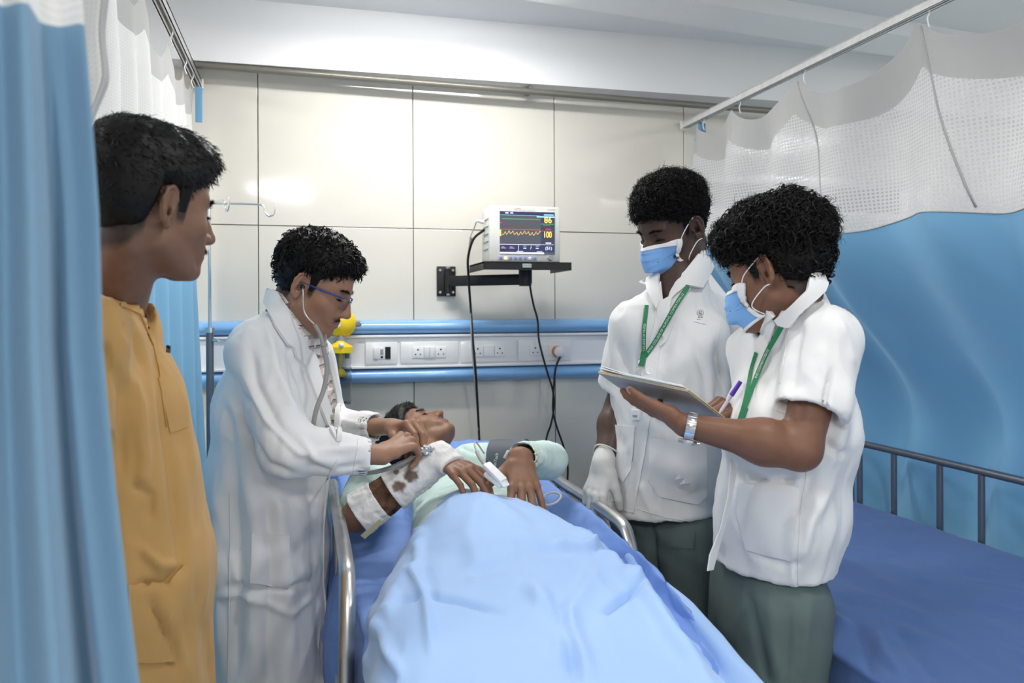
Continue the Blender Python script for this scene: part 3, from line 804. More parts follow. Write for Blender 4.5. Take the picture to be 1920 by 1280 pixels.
def seam(name, bvh, poly, r, m, parent, off=.001, res=5, **props):
    "thin raised line following the surface"
    pts = []
    for i in range(len(poly) - 1):
        a, b = Vector(poly[i]), Vector(poly[i + 1]); n = max(1, int((b - a).length / res))
        pts += [a.lerp(b, k / n) for k in range(n)]
    pts.append(Vector(poly[-1])); W = [onto(bvh, p.x, p.y, off) for p in pts]; W = [w_ for w_ in W if w_]
    if len(W) < 2: return None
    return MB().tube(W, r, 6).build(name, m, parent, smooth=True, **props)
def cloth(name, f, lo, hi, h, m, parent, creases=(), k=1.0, wr=(.0, 8), relaxn=1, extra=None, **props):
    V, Q = surfnet(f, lo, hi, h); V = relax(V, Q, relaxn, .5)
    if wr[0]:
        N = vnormals(V, Q); q = V * nv((wr[1], wr[1], wr[1] * .45)); q = q + .6 * np.stack([pnoise(q * .7 + 5), pnoise(q * .7 + 25), pnoise(q * .7 + 45)], 1)
        r = 1 - np.abs(fbm(q, 3)) * 2.2; V = (V + N * (wr[0] * (r - .6))[:, None]).astype(np.float32)
    if creases: V = folds(V, Q, creases, k)
    if extra is not None: V, Q, _ = join_np([(V, Q)] + list(extra))
    b = bvh_of(V, Q); o = link(name, np_mesh(name, V, Q), m, parent, **props); return o, b
def lowbody(parts, h=.010):
    pts = [p for pr in parts for p in (pr[0], pr[1])]; lo, hi = bounds(pts, .2)
    def f(p):
        d = None
        for pr in parts:
            e = s_ecap(p, *pr) if len(pr) > 4 else s_cap(p, *pr); d = e if d is None else smin(d, e, .03)
        return d
    V, Q = surfnet(f, lo, hi, h); return V, Q
def with_col(V, Q, base): return V, Q, np.tile(nv(base), (len(V), 1))
def shoe(parent, pos, dirn, m, name='shoe'):
    d = Vector(dirn).normalized(); p = Vector(pos); side = d.cross(Vector((0, 0, 1)))
    def f(q):
        e = s_ecap(q, p + d * -.03 + Vector((0, 0, .035)), p + d * .16 + Vector((0, 0, .026)), .036, .042, side, .032, .022)
        e = smin(e, s_cap(q, p + Vector((0, 0, .05)), p + Vector((0, 0, .1)), .042, .042), .03)
        return np.maximum(e, -q[:, 2] + .002)
    lo, hi = bounds([p - d * .1, p + d * .24, p + Vector((0, 0, .14))], .07); lo[2] = -.01
    V, Q = surfnet(f, lo, hi, .006); return link(name, np_mesh(name, V, Q), m, parent)
# ================================================================= doctor in the white coat
M['coat'] = mat('white_cotton', (.80, .81, .82), .75, sheen=.25, bump=[(900, .08, .0006), (9, .25, .006)], spec=.25)
M['shoe'] = mat('black_leather', (.02, .018, .017), .35)
M['darktrouser'] = mat('dark_trousers', (.03, .032, .04), .8)
M['tubegrey'] = mat('grey_stethoscope_tube', (.30, .30, .29), .38)
M['lens'] = mat('spectacle_lens', (.97, .98, 1), .02, trans=1, ior=1.05)
M['bluemetal'] = mat('blue_spectacle_metal', (.05, .07, .28), .3, metal=.5)
def plaid():
    m = mat('check_shirt', (.72, .68, .62), .8); nt = m.node_tree; n = nt.nodes; L = nt.links
    t = n.new('ShaderNodeTexCoord'); s = n.new('ShaderNodeSeparateXYZ'); L.new(t.outputs['Object'], s.inputs[0])
    prev = None
    for ax, sc, th in (('Z', 38, .62), ('X', 44, .7), ('Z', 19, .93)):
        a = n.new('ShaderNodeMath'); a.operation = 'MULTIPLY'; a.inputs[1].default_value = sc; L.new(s.outputs[ax], a.inputs[0])
        b = n.new('ShaderNodeMath'); b.operation = 'FRACT'; L.new(a.outputs[0], b.inputs[0])
        c = n.new('ShaderNodeMath'); c.operation = 'GREATER_THAN'; c.inputs[1].default_value = th; L.new(b.outputs[0], c.inputs[0])
        mx = n.new('ShaderNodeMix'); mx.data_type = 'RGBA'; mx.inputs[7].default_value = ((.25, .25, .29, 1), (.62, .50, .46, 1), (.05, .05, .09, 1))[('Z', 'X', 'Z').index(ax) if th < .9 else 2]
        if prev: L.new(prev.outputs[2], mx.inputs[6])
        else: mx.inputs[6].default_value = (.74, .69, .62, 1)
        mm = n.new('ShaderNodeMath'); mm.operation = 'MULTIPLY'; mm.inputs[1].default_value = .75; L.new(c.outputs[0], mm.inputs[0]); L.new(mm.outputs[0], mx.inputs[0]); prev = mx
    L.new(prev.outputs[2], n['Principled BSDF'].inputs['Base Color']); return m
M['plaid'] = plaid()
DSK = (.32, .172, .11)
t_doc = thing('person', 'person in a long white coat and blue glasses leaning over the patient, ear tips in', 'person')
dh = Head(look(567, 530, -74, 25, 0), (.076, 0, 0), P(566, 536, 1.94), scale=.985, wide=1.05, jaw=1.08)
neck_b = P(530, 618, 2.06)
def neck(hd, nb, r0=.053, r1=.060): return lambda p: s_cap(p, hd.w((0, -.022, -.045)), nb, r0, r1)
lo_ = np.minimum(nv(neck_b) - .09, nv(dh.c) - .05); hi_ = nv(dh.c) + .05
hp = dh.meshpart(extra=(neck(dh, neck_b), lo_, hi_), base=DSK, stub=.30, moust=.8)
# hands: right hand near the camera holds the chest piece, left hand behind it
dW = P(716, 852, 1.90)
dR = Hand(dW, P(775, 818, 1.97) - dW, Vector((-.25, -.50, .85)), -1, ((48, 50, 22), (55, 55, 25), (62, 58, 28), (66, 58, 28)), th=((.50, .80, -.55), (20, 25)), sc=.98)
dWl = P(735, 800, 2.10)
dL = Hand(dWl, P(800, 792, 2.02) - dWl, Vector((0, .25, 1)), 1, ((42, 40, 18), (45, 42, 20), (55, 50, 22), (60, 50, 22)), th=((.45, .8, -.55), (15, 20)), sc=.97)
elR, shR = P(540, 842, 1.84), P(482, 668, 1.94)
elL, shL = P(610, 800, 2.30), P(585, 680, 2.26)
aR = arm_part(dR, elR, shR, DSK, r_up=.044); aL = arm_part(dL, elL, shL, DSK, r_up=.036, r_el=.034)
sd = look(500, 700, -70, 0) @ Vector((1, 0, 0)); fw = look(500, 700, -70, 0) @ Vector((0, 1, 0))
hipc = P(500, 1000, 2.08); lb = lowbody([(P(525, 660, 2.07), P(505, 800, 2.07), .15, .14, sd, .085, .10), (P(505, 800, 2.07), hipc, .14, .15, sd, .10, .11)])
legs = []
for s_ in (-1, 1):
    h_ = hipc + sd * .09 * s_; k_ = Vector((h_.x + .01, h_.y + .02 * s_, .50)); f_ = Vector((h_.x - .03, h_.y + .03 * s_, .09))
    V, Q = lowbody([(h_, k_, .075, .055), (k_, f_, .052, .036)]); legs.append(with_col(V, Q, DSK))
V, Q, c = join_np([hp, aR, aL, with_col(*lb, DSK)] + legs)
link('body', np_mesh('body', V, Q, c), M['skin'], t_doc)
eyes(dh, t_doc); brows(dh, t_doc)
fuzz('moustache', dh, t_doc, [(-.026, .09, -.051, .002), (-.006, .1, -.0455, .0025), (.006, .1, -.0455, .0025), (.026, .09, -.051, .002)], 240, .006, .00025, (.7, .2, -.7))
hair(dh, t_doc, dict(side=.009, top=.024, fr=.002, bk=.002, na=.008, nf=36, front=.002, nape=.012,
     locks=[(1300, .020, .0030, .0060, .6, .12, (0, .9, -.25), (0, 0, -.4)), (2200, .018, .0013, .0045, .6, .18, (0, .9, -.25), (0, 0, -.4)), (1200, .020, .0007, .005, .8, .3, (0, .8, -.2), (0, 0, -.3))]), seed=2)
# coat
def f_coat(p):
    pts = [P(528, 640, 2.07), P(512, 760, 2.075), P(503, 900, 2.08), P(500, 1020, 2.085), P(508, 1400, 2.09)]
    lat = [.165, .185, .180, .195, .225]; fb = [.085, .128, .140, .146, .165]
    d = None
    for i in range(4):
        e = s_ecap(p, pts[i], pts[i + 1], lat[i], lat[i + 1], sd, fb[i], fb[i + 1]); d = e if d is None else smin(d, e, .05)
    d = smin(d, s_cap(p, P(545, 615, 2.06), P(486, 655, 1.96), .055, .066), .04)
    d = smin(d, s_cap(p, P(550, 615, 2.10), P(580, 665, 2.24), .055, .062), .04)
    sl = smin(s_cap(p, P(480, 662, 1.945), elR, .072, .062), s_cap(p, elR + fw * .0, P(690, 856, 1.875), .063, .043), .02)
    sl = smax(sl, -s_cap(p, P(674, 857, 1.87), P(716, 852, 1.89), .036, .042), .004)
    cutn = nv(P(690, 856, 1.875)); ax = nv(P(690, 856, 1.875) - elR); ax /= np.linalg.norm(ax)
    sl = smax(sl, (p - cutn) @ ax - .006, .004)
    d = smin(d, sl, .022)
    s2 = smin(s_cap(p, shL, elL, .066, .062), s_cap(p, elL, P(703, 800, 2.15), .060, .038), .02)
    c2 = nv(P(703, 800, 2.15)); a2 = nv(P(703, 800, 2.15) - elL); a2 /= np.linalg.norm(a2)
    s2 = smax(s2, (p - c2) @ a2 - .006, .004)
    s2 = smax(s2, -s_cap(p, P(690, 801, 2.165), P(722, 799, 2.14), .031, .036), .003)
    d = smin(d, s2, .02)
    nk = s_cap(p, dh.w((0, -.02, -.02)), neck_b, .056, .063)
    d = smax(d, -nk, .006)
    return smax(d, .46 - p[:, 2], .004)
cr = [([(500, 610), (520, 700), (560, 780)], .008, 9), ([(470, 640), (478, 720), (520, 800), (575, 850)], -.010, 10), ([(600, 690), (572, 640), (548, 600)], .004, 7),
      ([(455, 700), (500, 790), (560, 850), (640, 868)], .008, 10, 1), ([(440, 720), (455, 800), (500, 872), (560, 893)], -.009, 8), ([(585, 850), (630, 842), (680, 838)], .006, 7),
      ([(575, 872), (630, 880), (688, 870)], -.006, 7), ([(560, 820), (590, 860), (640, 885)], .007, 7), ([(430, 690), (450, 740), (470, 760)], -.006, 7),
      ([(540, 640), (548, 700), (552, 760)], -.006, 6), ([(408, 740), (430, 800), (440, 900), (430, 1000)], -.008, 12), ([(470, 905), (480, 1000), (470, 1130), (480, 1280)], .010, 16),
      ([(520, 910), (530, 1020), (545, 1150), (540, 1280)], .009, 14), ([(500, 920), (510, 1050), (500, 1280)], -.010, 12), ([(580, 905), (590, 1010), (600, 1140), (610, 1280)], -.009, 11),
      ([(405, 900), (410, 1050), (418, 1280)], .010, 12), ([(440, 905), (452, 1080), (440, 1280)], -.009, 10), ([(420, 1095), (490, 1108), (545, 1100), (600, 1085)], -.007, 6), ([(480, 905), (540, 935), (600, 925)], -.006, 9),
      ([(560, 940), (600, 1010)], .006, 10), ([(395, 1110), (470, 1120), (540, 1150), (600, 1110)], .006, 7), ([(640, 800), (680, 812)], -.005, 5), ([(630, 785), (690, 800)], .004, 5)]
lo, hi = bounds([P(400, 560, 2.0), P(430, 1400, 1.95), P(640, 1400, 2.25), P(700, 850, 1.85), P(710, 800, 2.2), P(600, 600, 2.35), P(480, 700, 1.85)], .09); lo[2] = .44
coat, bc = cloth('coat', f_coat, lo, hi, .0062, M['coat'], t_doc, cr, k=1.35, wr=(.006, 10))
# support surface for collar and lapels
def f_sup(p):
    return smin(f_coat(p) - .001, s_cap(p, dh.w((0, -.03, -.06)), neck_b, .060, .070), .035)
Vs, Qs = surfnet(f_sup, nv(neck_b) - .28, nv(neck_b) + .2, .009); bs = bvh_of(Vs, Qs)
patch('shirt', bs, [(512, 543), (530, 560), (556, 600), (575, 645), (598, 700), (618, 770), (628, 826), (640, 826), (638, 760), (628, 700), (614, 655), (608, 632), (592, 628), (572, 612), (545, 572), (530, 552)], M['plaid'], t_doc, off=.001, thick=.003, res=6)
patch('shirt_collar', bs, [(560, 585), (600, 640), (612, 660), (596, 668), (575, 655), (556, 618), (540, 580), (548, 575)], M['plaid'], t_doc, off=.006, thick=.003, res=5)
patch('collar', bs, [(505, 543), (522, 550), (545, 585), (566, 628), (588, 640), (584, 655), (600, 715), (622, 790), (630, 826), (612, 800), (586, 735), (570, 690), (552, 668), (548, 652), (536, 646), (512, 610), (497, 570)], M['coat'], t_doc, off=.005, thick=.004, res=7)
patch('lapel', bs, [(613, 655), (622, 690), (634, 740), (641, 790), (638, 826), (630, 826), (631, 780), (626, 735), (617, 700), (609, 668)], M['coat'], t_doc, off=.007, thick=.004, res=5)
patch('pocket', bc, [(473, 1000), (541, 1003), (541, 1100), (470, 1092)], M['coat'], t_doc, off=.002, thick=.003, res=10)
seam('front_edge', bc, [(634, 860), (612, 900), (606, 1000), (606, 1090), (616, 1200), (622, 1280)], .003, M['coat'], t_doc)
seam('side_seam', bc, [(430, 920), (432, 1000), (430, 1100), (427, 1280)], .0015, M['coat'], t_doc)
seam('cuff_stitch', bc, [(672, 822), (668, 850), (662, 888)], .0009, M['coat'], t_doc)
for i, (h_, k_, f_) in enumerate([(hipc + sd * .09 * s_, Vector(((hipc + sd * .09 * s_).x + .01, (hipc + sd * .09 * s_).y + .02 * s_, .50)), Vector(((hipc + sd * .09 * s_).x - .03, (hipc + sd * .09 * s_).y + .03 * s_, .05))) for s_ in (-1, 1)]):
    if i == 0:
        TL = []
    TL.append((h_, k_, .095, .078)); TL.append((k_, f_, .078, .07))
    shoe(t_doc, (f_.x, f_.y, 0), (fw.x, fw.y, 0), M['shoe'])
def f_tr(p):
    d = None
    for a, b, r1, r2 in TL: e = s_cap(p, a, b, r1, r2); d = e if d is None else smin(d, e, .02)
    return np.maximum(d, .035 - p[:, 2])
lo, hi = bounds([q for t_ in TL for q in t_[:2]], .11); V, Q = surfnet(f_tr, lo, hi, .012); link('trousers', np_mesh('trousers', V, Q), M['darktrouser'], t_doc)
# ---- glasses
t_g = thing('glasses', 'blue metal glasses on the face of the person in the long white coat', 'glasses')
for sx in (-1, 1):
    c = [(sx * (.010 + .040 * u), .108 - .010 * u * u - .004 * abs(v), .002 + v) for u, v in ((0, .009), (.35, .0125), (.8, .0125), (1, .009), (1.0, -.010), (.78, -.0185), (.3, -.0185), (.05, -.011))]
    W = [dh.w(q) for q in c]
    MB().prism(W, dh.R @ Vector((0, .0018, 0))).build('lens', M['lens'], t_g)
    MB().tube(W[:4], .0014, 6).tube(W[3:] + [W[0]], .0005, 6).build('rim', M['bluemetal'], t_g, smooth=True)
    tp = spline([dh.w(q) for q in ((sx * .050, .099, .012), (sx * .066, .085, .013), (sx * .0735, .05, .011), (sx * .078, .01, .010), (sx * .081, -.008, .006), (sx * .079, -.020, -.010))], 5)
    MB().tube(tp, [.0027 if 2 < i < 14 else .0015 for i in range(len(tp))], 8).build('temple', M['bluemetal'], t_g, smooth=True)
MB().tube(spline([dh.w(q) for q in ((-.012, .107, .006), (0, .112, .008), (.012, .107, .006))], 5), .0011, 6).build('bridge', M['bluemetal'], t_g, smooth=True)
# ---- stethoscope
t_s = thing('stethoscope', 'grey stethoscope hanging from the ears of the person in the long white coat', 'stethoscope')
jn = P(606, 650, 1.93)
for sx, mid in ((1, P(590, 608, 1.93)), (-1, P(607, 612, 2.05))):
    e0 = dh.w((sx * .0775, .0035, -.001))
    MB().sph(e0, .0062, 14).build('ear_tip', M['rubber'], t_s, smooth=True)
    MB().tube(spline([e0, dh.w((sx * .087, .012, -.012)), dh.w((sx * .084, .035, -.055)), mid], 6), .0022, 8).build('binaural_tube', M['steel'], t_s, smooth=True)
    MB().tube(spline([mid, mid.lerp(jn, .5) + Vector((.004, 0, 0)), jn], 5), .0050, 10).build('binaural_sleeve', M['tubegrey'], t_s, smooth=True)
hose = spline([jn, P(613, 690, 1.93), P(607, 730, 1.91), P(594, 765, 1.89), P(588, 800, 1.90), P(594, 840, 1.925), P(620, 872, 1.94), P(660, 886, 1.945), P(705, 884, 1.94), P(745, 872, 1.95), P(775, 857, 1.97)], 8)
cp = P(798, 842, 1.99)
MB().tube(hose, .0058, 12).build('hose', M['tubegrey'], t_s, smooth=True)
MB().tube(spline([hose[-1], P(790, 850, 1.975), cp], 4), .0025, 8).build('stem', M['steel'], t_s, smooth=True)
cpn = Vector((.1, -.35, .93)).normalized(); q = cpn.to_track_quat('Z', 'Y').to_matrix()
MB().lathe(cp, [(.0001, .010), (.008, .0098), (.010, .006), (.018, .004), (.0215, .001), (.0215, -.004), (.019, -.005), (.0001, -.005)], 28, mtx=q).build('chest_piece', M['chrome'], t_s)
# ================================================================= two nursing students in white tunics
M['tunic'] = mat('white_tunic_cotton', (.78, .785, .785), .72, sheen=.3, bump=[(900, .08, .0006), (10, .22, .005)], spec=.25)
M['teal'] = mat('grey_green_trousers', (.105, .145, .14), .8, bump=[(900, .1, .0006), (10, .3, .006)])
M['maskblue'] = mat('mask_blue', (.20, .42, .80), .7, bump=[(1200, .1, .0004)])
M['maskwhite'] = mat('mask_white', (.82, .82, .84), .7)
M['lanyard'] = mat('green_lanyard', (.012, .19, .075), .5)
M['letter'] = mat('white_lettering', (.75, .80, .76), .6)
M['ink'] = mat('dark_print', (.03, .03, .035), .6)
M['glove'] = mat('latex_glove', (.60, .60, .58), .45, sub=.1)
N1SK = (.075, .042, .032); N2SK = (.20, .095, .058)
def mask_thing(hd, label):
    "pleated face mask standing off the face, as a curved sheet with pleats"
    t = thing('face_mask', label, 'mask')
    nx, nz = 26, 30
    def surf(u, v, off):       # u -1..1 across, v 0 (nose) .. 1 (chin)
        a = u * 1.12; z = .000 - .098 * v
        x = math.sin(a) * .0625 * (1 - .10 * (v - .4) ** 2)
        y = .030 + math.cos(a) * (.098 - .0 * v) - .030 * (1 - math.cos(a))
        if v < .35: y = y - .018 * (1 - v / .35) * (1 - abs(u) * .3) + .010 * math.exp(-(u / .16) ** 2) * (1 - v / .35)
        if v > .7: y -= .030 * (v - .7) / .3
        z += -.010 * (abs(u)) ** 2 * (0 if v > .5 else 1) + .014 * abs(u) ** 2 * (1 if v > .5 else 0)
        y += .0022 * (((v * 5.2) % 1.0) - .5) * (1 if .1 < v < .92 else 0)
        return np.array((x, y + off, z - .002))
    def sheet(u0, u1, v0, v1, off, th, name, m, n=26, k=30):
        V = []; Fc = []; W8 = []; OF = []
        for s_ in (0, 1):
            for i in range(k + 1):
                for j in range(n + 1):
                    u_, v_ = u0 + (u1 - u0) * j / n, v0 + (v1 - v0) * i / k
                    V.append(surf(u_, v_, off - th * s_)); OF.append((off - .006) + (th * (1 - s_)) + .0012); W8.append(max(abs(u_) ** 3 * .95, min(1, max(0, (v_ - .72) / .25)) * .75, .55 * max(0, 1 - v_ / .08)))
        V = np.array(V, np.float32); W8 = np.array(W8); OF = np.array(OF); e_ = .0008
        for _ in range(6):
            d_ = hd.core(V)[0]; g_ = np.stack([hd.core(V + e_ * np.eye(3, dtype=np.float32)[a_])[0] - d_ for a_ in range(3)], 1); g_ /= np.maximum(np.linalg.norm(g_, axis=1), 1e-9)[:, None]
            ex = d_ - OF; V = (V - g_ * np.where(ex < 0, ex, ex * W8 * .6)[:, None]).astype(np.float32)
        W = hd.wn(V); st = (k + 1) * (n + 1)
        for i in range(k):
            for j in range(n):
                a = i * (n + 1) + j; Fc.append((a, a + 1, a + n + 2, a + n + 1)); Fc.append((a + st, a + n + 1 + st, a + n + 2 + st, a + 1 + st))
        rim = [j for j in range(n + 1)] + [i * (n + 1) + n for i in range(1, k + 1)] + [k * (n + 1) + j for j in range(n - 1, -1, -1)] + [i * (n + 1) for i in range(k - 1, 0, -1)]
        for a, b in zip(rim, rim[1:] + rim[:1]): Fc.append((b, a, a + st, b + st))
        return link(name, np_mesh(name, W, Fc), m, t)
    sheet(-.96, .96, .06, .97, .006, .0015, 'mask_body', M['maskblue'])
    sheet(-1, 1, .0, .09, .0072, .003, 'nose_band', M['maskwhite'], k=5)
    sheet(-1, 1, .95, 1.0, .0068, .003, 'chin_band', M['maskwhite'], k=3)
    for a, b in ((-1.0, -.93), (.93, 1.0)): sheet(a, b, .0, 1.0, .0075, .003, 'side_band', M['maskwhite'], n=3)
    def out_(q):
        q = np.array(q, float)
        for _ in range(4):
            d = float(hd.core(np.array([q], np.float32))[0][0])
            if d < .0022: q[0] += math.copysign(.0024 - d, q[0])
        return hd.w(q)
    for sx in (-1, 1):
        p0, p1 = surf(sx * 1.0, .04, .0), surf(sx * 1.0, .95, .0)
        for p_ in (p0, p1):
            for _ in range(5):
                d_ = float(hd.core(np.array([p_], np.float32))[0][0]); p_[1] -= (d_ - .003) * .5; p_[0] -= sx * (d_ - .003) * .5
        MB().tube(spline([out_(q) for q in (p0, (sx * .0775, .045, .004), (sx * .0800, .012, .026), (sx * .0835, -.004, .033))], 6), .0013, 6).build('ear_loop', M['maskwhite'], t, smooth=True)
        MB().tube(spline([out_(q) for q in (p1, (sx * .0740, .045, -.060), (sx * .0790, .012, -.034), (sx * .0830, -.006, -.030))], 6), .0013, 6).build('ear_loop', M['maskwhite'], t, smooth=True)
    return t
def text_on(path, ups, txt, size, m, parent, off, name='lettering', start=0.0, flip=False):
    "letters bent along a 3-D path; ups = outward normals"
    cu = bpy.data.curves.new('txt', 'FONT'); cu.body = txt; cu.size = size; o = bpy.data.objects.new('txt', cu)
    C.objects.link(o); dg = bpy.context.evaluated_depsgraph_get(); me = bpy.data.meshes.new_from_object(o.evaluated_get(dg)); bpy.data.objects.remove(o)
    L = [0]; 
    for a, b in zip(path, path[1:]): L.append(L[-1] + (b - a).length)
    tot = L[-1]
    for v in me.vertices:
        s = min(max(v.co.x + start, 0), tot * .9999); i = max(k for k in range(len(L)) if L[k] <= s + 1e-9); i = min(i, len(path) - 2)
        f_ = (s - L[i]) / max(L[i + 1] - L[i], 1e-9); p = path[i].lerp(path[i + 1], f_); tg = (path[i + 1] - path[i]).normalized(); up = ups[i].lerp(ups[i + 1], f_).normalized()
        sd_ = up.cross(tg).normalized()
        v.co = p + sd_ * (v.co.y - size * .33) + up * off
    return link(name, me, m, parent, smooth=False)
def strap(bvh, poly, wpx, m, parent, off=.006, txt=None, tsize=.0095, name='strap', start=.0, tw=True):
    pts = []
    for i in range(len(poly) - 1):
        a, b = Vector(poly[i]), Vector(poly[i + 1]); n = max(1, int((b - a).length / 6)); pts += [a.lerp(b, k / n) for k in range(n)]
    pts.append(Vector(poly[-1])); W, N = [], []
    for p in pts:
        r = ray(p.x, p.y).normalized(); h = bvh.ray_cast(CP, r)
        if h[0] is None: continue
        nn = h[1] if h[1].dot(r) < 0 else -h[1]; W.append(h[0]); N.append((nn * .6 - r * .6).normalized())
    for _ in range(4): W = [W[0]] + [W[i] * .5 + (W[i - 1] + W[i + 1]) * .25 for i in range(1, len(W) - 1)] + [W[-1]]; N = [N[0]] + [(N[i] + N[i - 1] + N[i + 1]).normalized() for i in range(1, len(N) - 1)] + [N[-1]]
    W = [w_ + n_ * off for w_, n_ in zip(W, N)]; bm = bmesh.new(); rows = []
    for i, (w_, n_) in enumerate(zip(W, N)):
        tg = (W[min(i + 1, len(W) - 1)] - W[max(i - 1, 0)]).normalized(); s_ = n_.cross(tg).normalized() * wpx
        rows.append([bm.verts.new(w_ + s_ + n_ * .0008), bm.verts.new(w_ - s_ + n_ * .0008), bm.verts.new(w_ - s_ - n_ * .0008), bm.verts.new(w_ + s_ - n_ * .0008)])
    for a, b in zip(rows, rows[1:]):
        for k in range(4): bm.faces.new((a[k], a[(k + 1) % 4], b[(k + 1) % 4], b[k]))
    bm.faces.new(rows[0]); bm.faces.new(rows[-1][::-1]); bmesh.ops.recalc_face_normals(bm, faces=bm.faces)
    me = bpy.data.meshes.new(name); bm.to_mesh(me); bm.free(); o = link(name, me, m, parent, smooth=False)
    if txt: text_on(W, N, txt, tsize, M['letter'], o, .0016, start=start)
    return W
def button(bvh, px, py, r, parent, m):
    p = onto(bvh, px, py, .002); rr = ray(px, py).normalized(); h = bvh.ray_cast(CP, rr); n_ = h[1] if h[1].dot(rr) < 0 else -h[1]
    q = n_.to_track_quat('Z', 'Y').to_matrix()
    return MB().lathe(p, [(.0001, .0012), (r * .6, .0012), (r * .75, .0024), (r, .0018), (r, -.001)], 20, mtx=q).build('button', m, parent, smooth=True)
def legs_of(t, hip, sd_, fw_, m, base, spread=.095, r=(.098, .078, .072), knee_f=.02, shoes=True, zend=.06):
    parts, TLs = [], []
    for s_ in (-1, 1):
        h_ = hip + sd_ * spread * s_; k_ = Vector((h_.x, h_.y, .50)) + fw_ * knee_f + sd_ * .015 * s_; f_ = Vector((h_.x, h_.y, zend)) + sd_ * .03 * s_
        V, Q = lowbody([(h_, k_, .058, .045), (k_, f_ + Vector((0, 0, .03)), .042, .032)], .012); parts.append(with_col(V, Q, base))
        TLs += [(h_, k_, r[0], r[1]), (k_, f_, r[1], r[2])]
        if shoes: shoe(t, (f_.x, f_.y, 0), (fw_.x, fw_.y, 0), M['shoe'])
    return parts, TLs
def trousers(t, TLs, waist, sd_, m, cr=(), h=.009):
    def f(p):
        d = s_ecap(p, waist, waist + Vector((0, 0, -.12)), .135, .150, sd_, .095, .11)
        for a, b, r1, r2 in TLs: d = smin(d, s_cap(p, a, b, r1, r2), .018)
        return np.maximum(d, .035 - p[:, 2])
    lo, hi = bounds([q for t_ in TLs for q in t_[:2]] + [waist], .17)
    return cloth('trousers', f, lo, hi, h, m, t, cr, wr=(.004, 9))
# ---------------------------------------------------------------- student with gloves (behind)
t1 = thing('person', 'person in a white tunic and face mask with gloved hand, looking down beside the monitor', 'person')
h1 = Head(look(1303, 428, 47, 24, -3), (-.076, 0, 0), P(1304, 428, 2.08), scale=1.0, wide=1.0, jaw=1.0)
nb1 = P(1268, 560, 2.13)
hp = h1.meshpart(extra=(neck(h1, nb1, .056, .064), np.minimum(nv(nb1) - .09, nv(h1.c) - .05), nv(h1.c) + .05), base=N1SK, lip=(.10, .05, .045), stub=.2)
sd1 = look(1250, 700, 37, 0) @ Vector((1, 0, 0)); fw1 = look(1250, 700, 37, 0) @ Vector((0, 1, 0))
sR, eR, wR_ = P(1192, 612, 2.13), P(1160, 765, 2.22), P(1131, 868, 2.10)
hR = Hand(wR_, P(1112, 940, 2.07) - wR_, Vector((-.75, -.5, .1)), -1, ((18, 22, 14), (20, 26, 16), (24, 28, 16), (26, 28, 16)), th=((.45, .85, -.30), (12, 14)), sc=.97)
sL, eL, wL_ = P(1382, 615, 2.24), P(1405, 800, 2.28), P(1395, 940, 2.24)
hL = Hand(wL_, (0, -.1, -1), Vector((.8, .2, 0)), 1, (20, 25, 15))
a1 = arm_part(hR, eR, sR, N1SK, r_up=.046, r_el=.040); a2 = arm_part(hL, eL, sL, N1SK, r_up=.046, h=.004)
hip1 = P(1245, 985, 2.16)
lg, TL1 = legs_of(t1, hip1, sd1, fw1, M['teal'], N1SK, spread=.098)
lb = lowbody([(P(1268, 640, 2.16), P(1252, 800, 2.16), .13, .11, sd1, .07, .07), (P(1252, 800, 2.16), hip1, .10, .09, sd1, .07, .06)])
V, Q, c = join_np([hp, a1, a2, with_col(*lb, N1SK)] + lg); link('body', np_mesh('body', V, Q, c), M['skin'], t1)
eyes(h1, t1, .8); brows(h1, t1, 200)
hair(h1, t1, dict(side=.008, top=.030, fr=-.012, bk=.000, na=.009, nf=34, front=-.004, nape=.03,
     locks=[(3000, .020, .0017, .0055, 1.3, .5, (0, .25, -.2), (0, 0, -.2)), (2200, .028, .0009, .0062, 1.6, .7, (0, .2, -.1), (0, 0, -.1))]), seed=5)
def tunic_f(hd, neckb, nkf, stations, lat, fb, sd_, shR_, elR_, cutR, shL_, elL_, cutL, r_sl, zcut, openf=None):
    def f(p):
        d = None
        for i in range(len(stations) - 1):
            e = s_ecap(p, stations[i], stations[i + 1], lat[i], lat[i + 1], sd_, fb[i], fb[i + 1]); d = e if d is None else smin(d, e, .05)
        for sh, el, cu in ((shR_, elR_, cutR), (shL_, elL_, cutL)):
            d = smin(d, s_cap(p, neckb + Vector((0, 0, .012)), sh + Vector((0, 0, .006)), .048, .060), .055)
            end = sh.lerp(el, cu); ax = nv(end - sh); ax /= np.linalg.norm(ax)
            s_ = s_cap(p, sh, sh.lerp(el, cu + .15), r_sl, r_sl * 1.02); s_ = smax(s_, (p - nv(end)) @ ax, .003)
            s_ = smax(s_, -s_cap(p, sh.lerp(el, cu - .22), sh.lerp(el, cu + .3), r_sl * .78, r_sl * .88), .002)
            d = smin(d, s_, .022)
        top_ = hd.w((0, -.022, -.045))
        d = smin(d, s_cap(p, neckb - Vector((0, 0, .02)), neckb.lerp(top_, .70), .078, .0650), .03)
        d = smax(d, -nkf(p), .005)
        n_, c_ = zcut; return smax(d, (p - nv(c_)) @ nv(n_), .004)
    return f
st1 = [P(1268, 620, 2.15), P(1255, 740, 2.145), P(1245, 860, 2.15), P(1240, 1010, 2.16)]
def nk1(p): return smin(s_cap(p, h1.w((0, -.02, -.02)), nb1, .058, .066), s_cap(p, nb1 + fw1 * .05 + Vector((0, 0, .08)), P(1255, 590, 2.02), .045, .022), .02)
hemn = Vector((0, 0, -1)); 
hA, hB, hC_ = P(1190, 965, 2.05), P(1320, 993, 2.09), P(1320, 993, 2.09) - fw1 * .3
n_ = Vector((.10, -.02, -1)).normalized(); hA = Vector((hA.x, hA.y, .915))
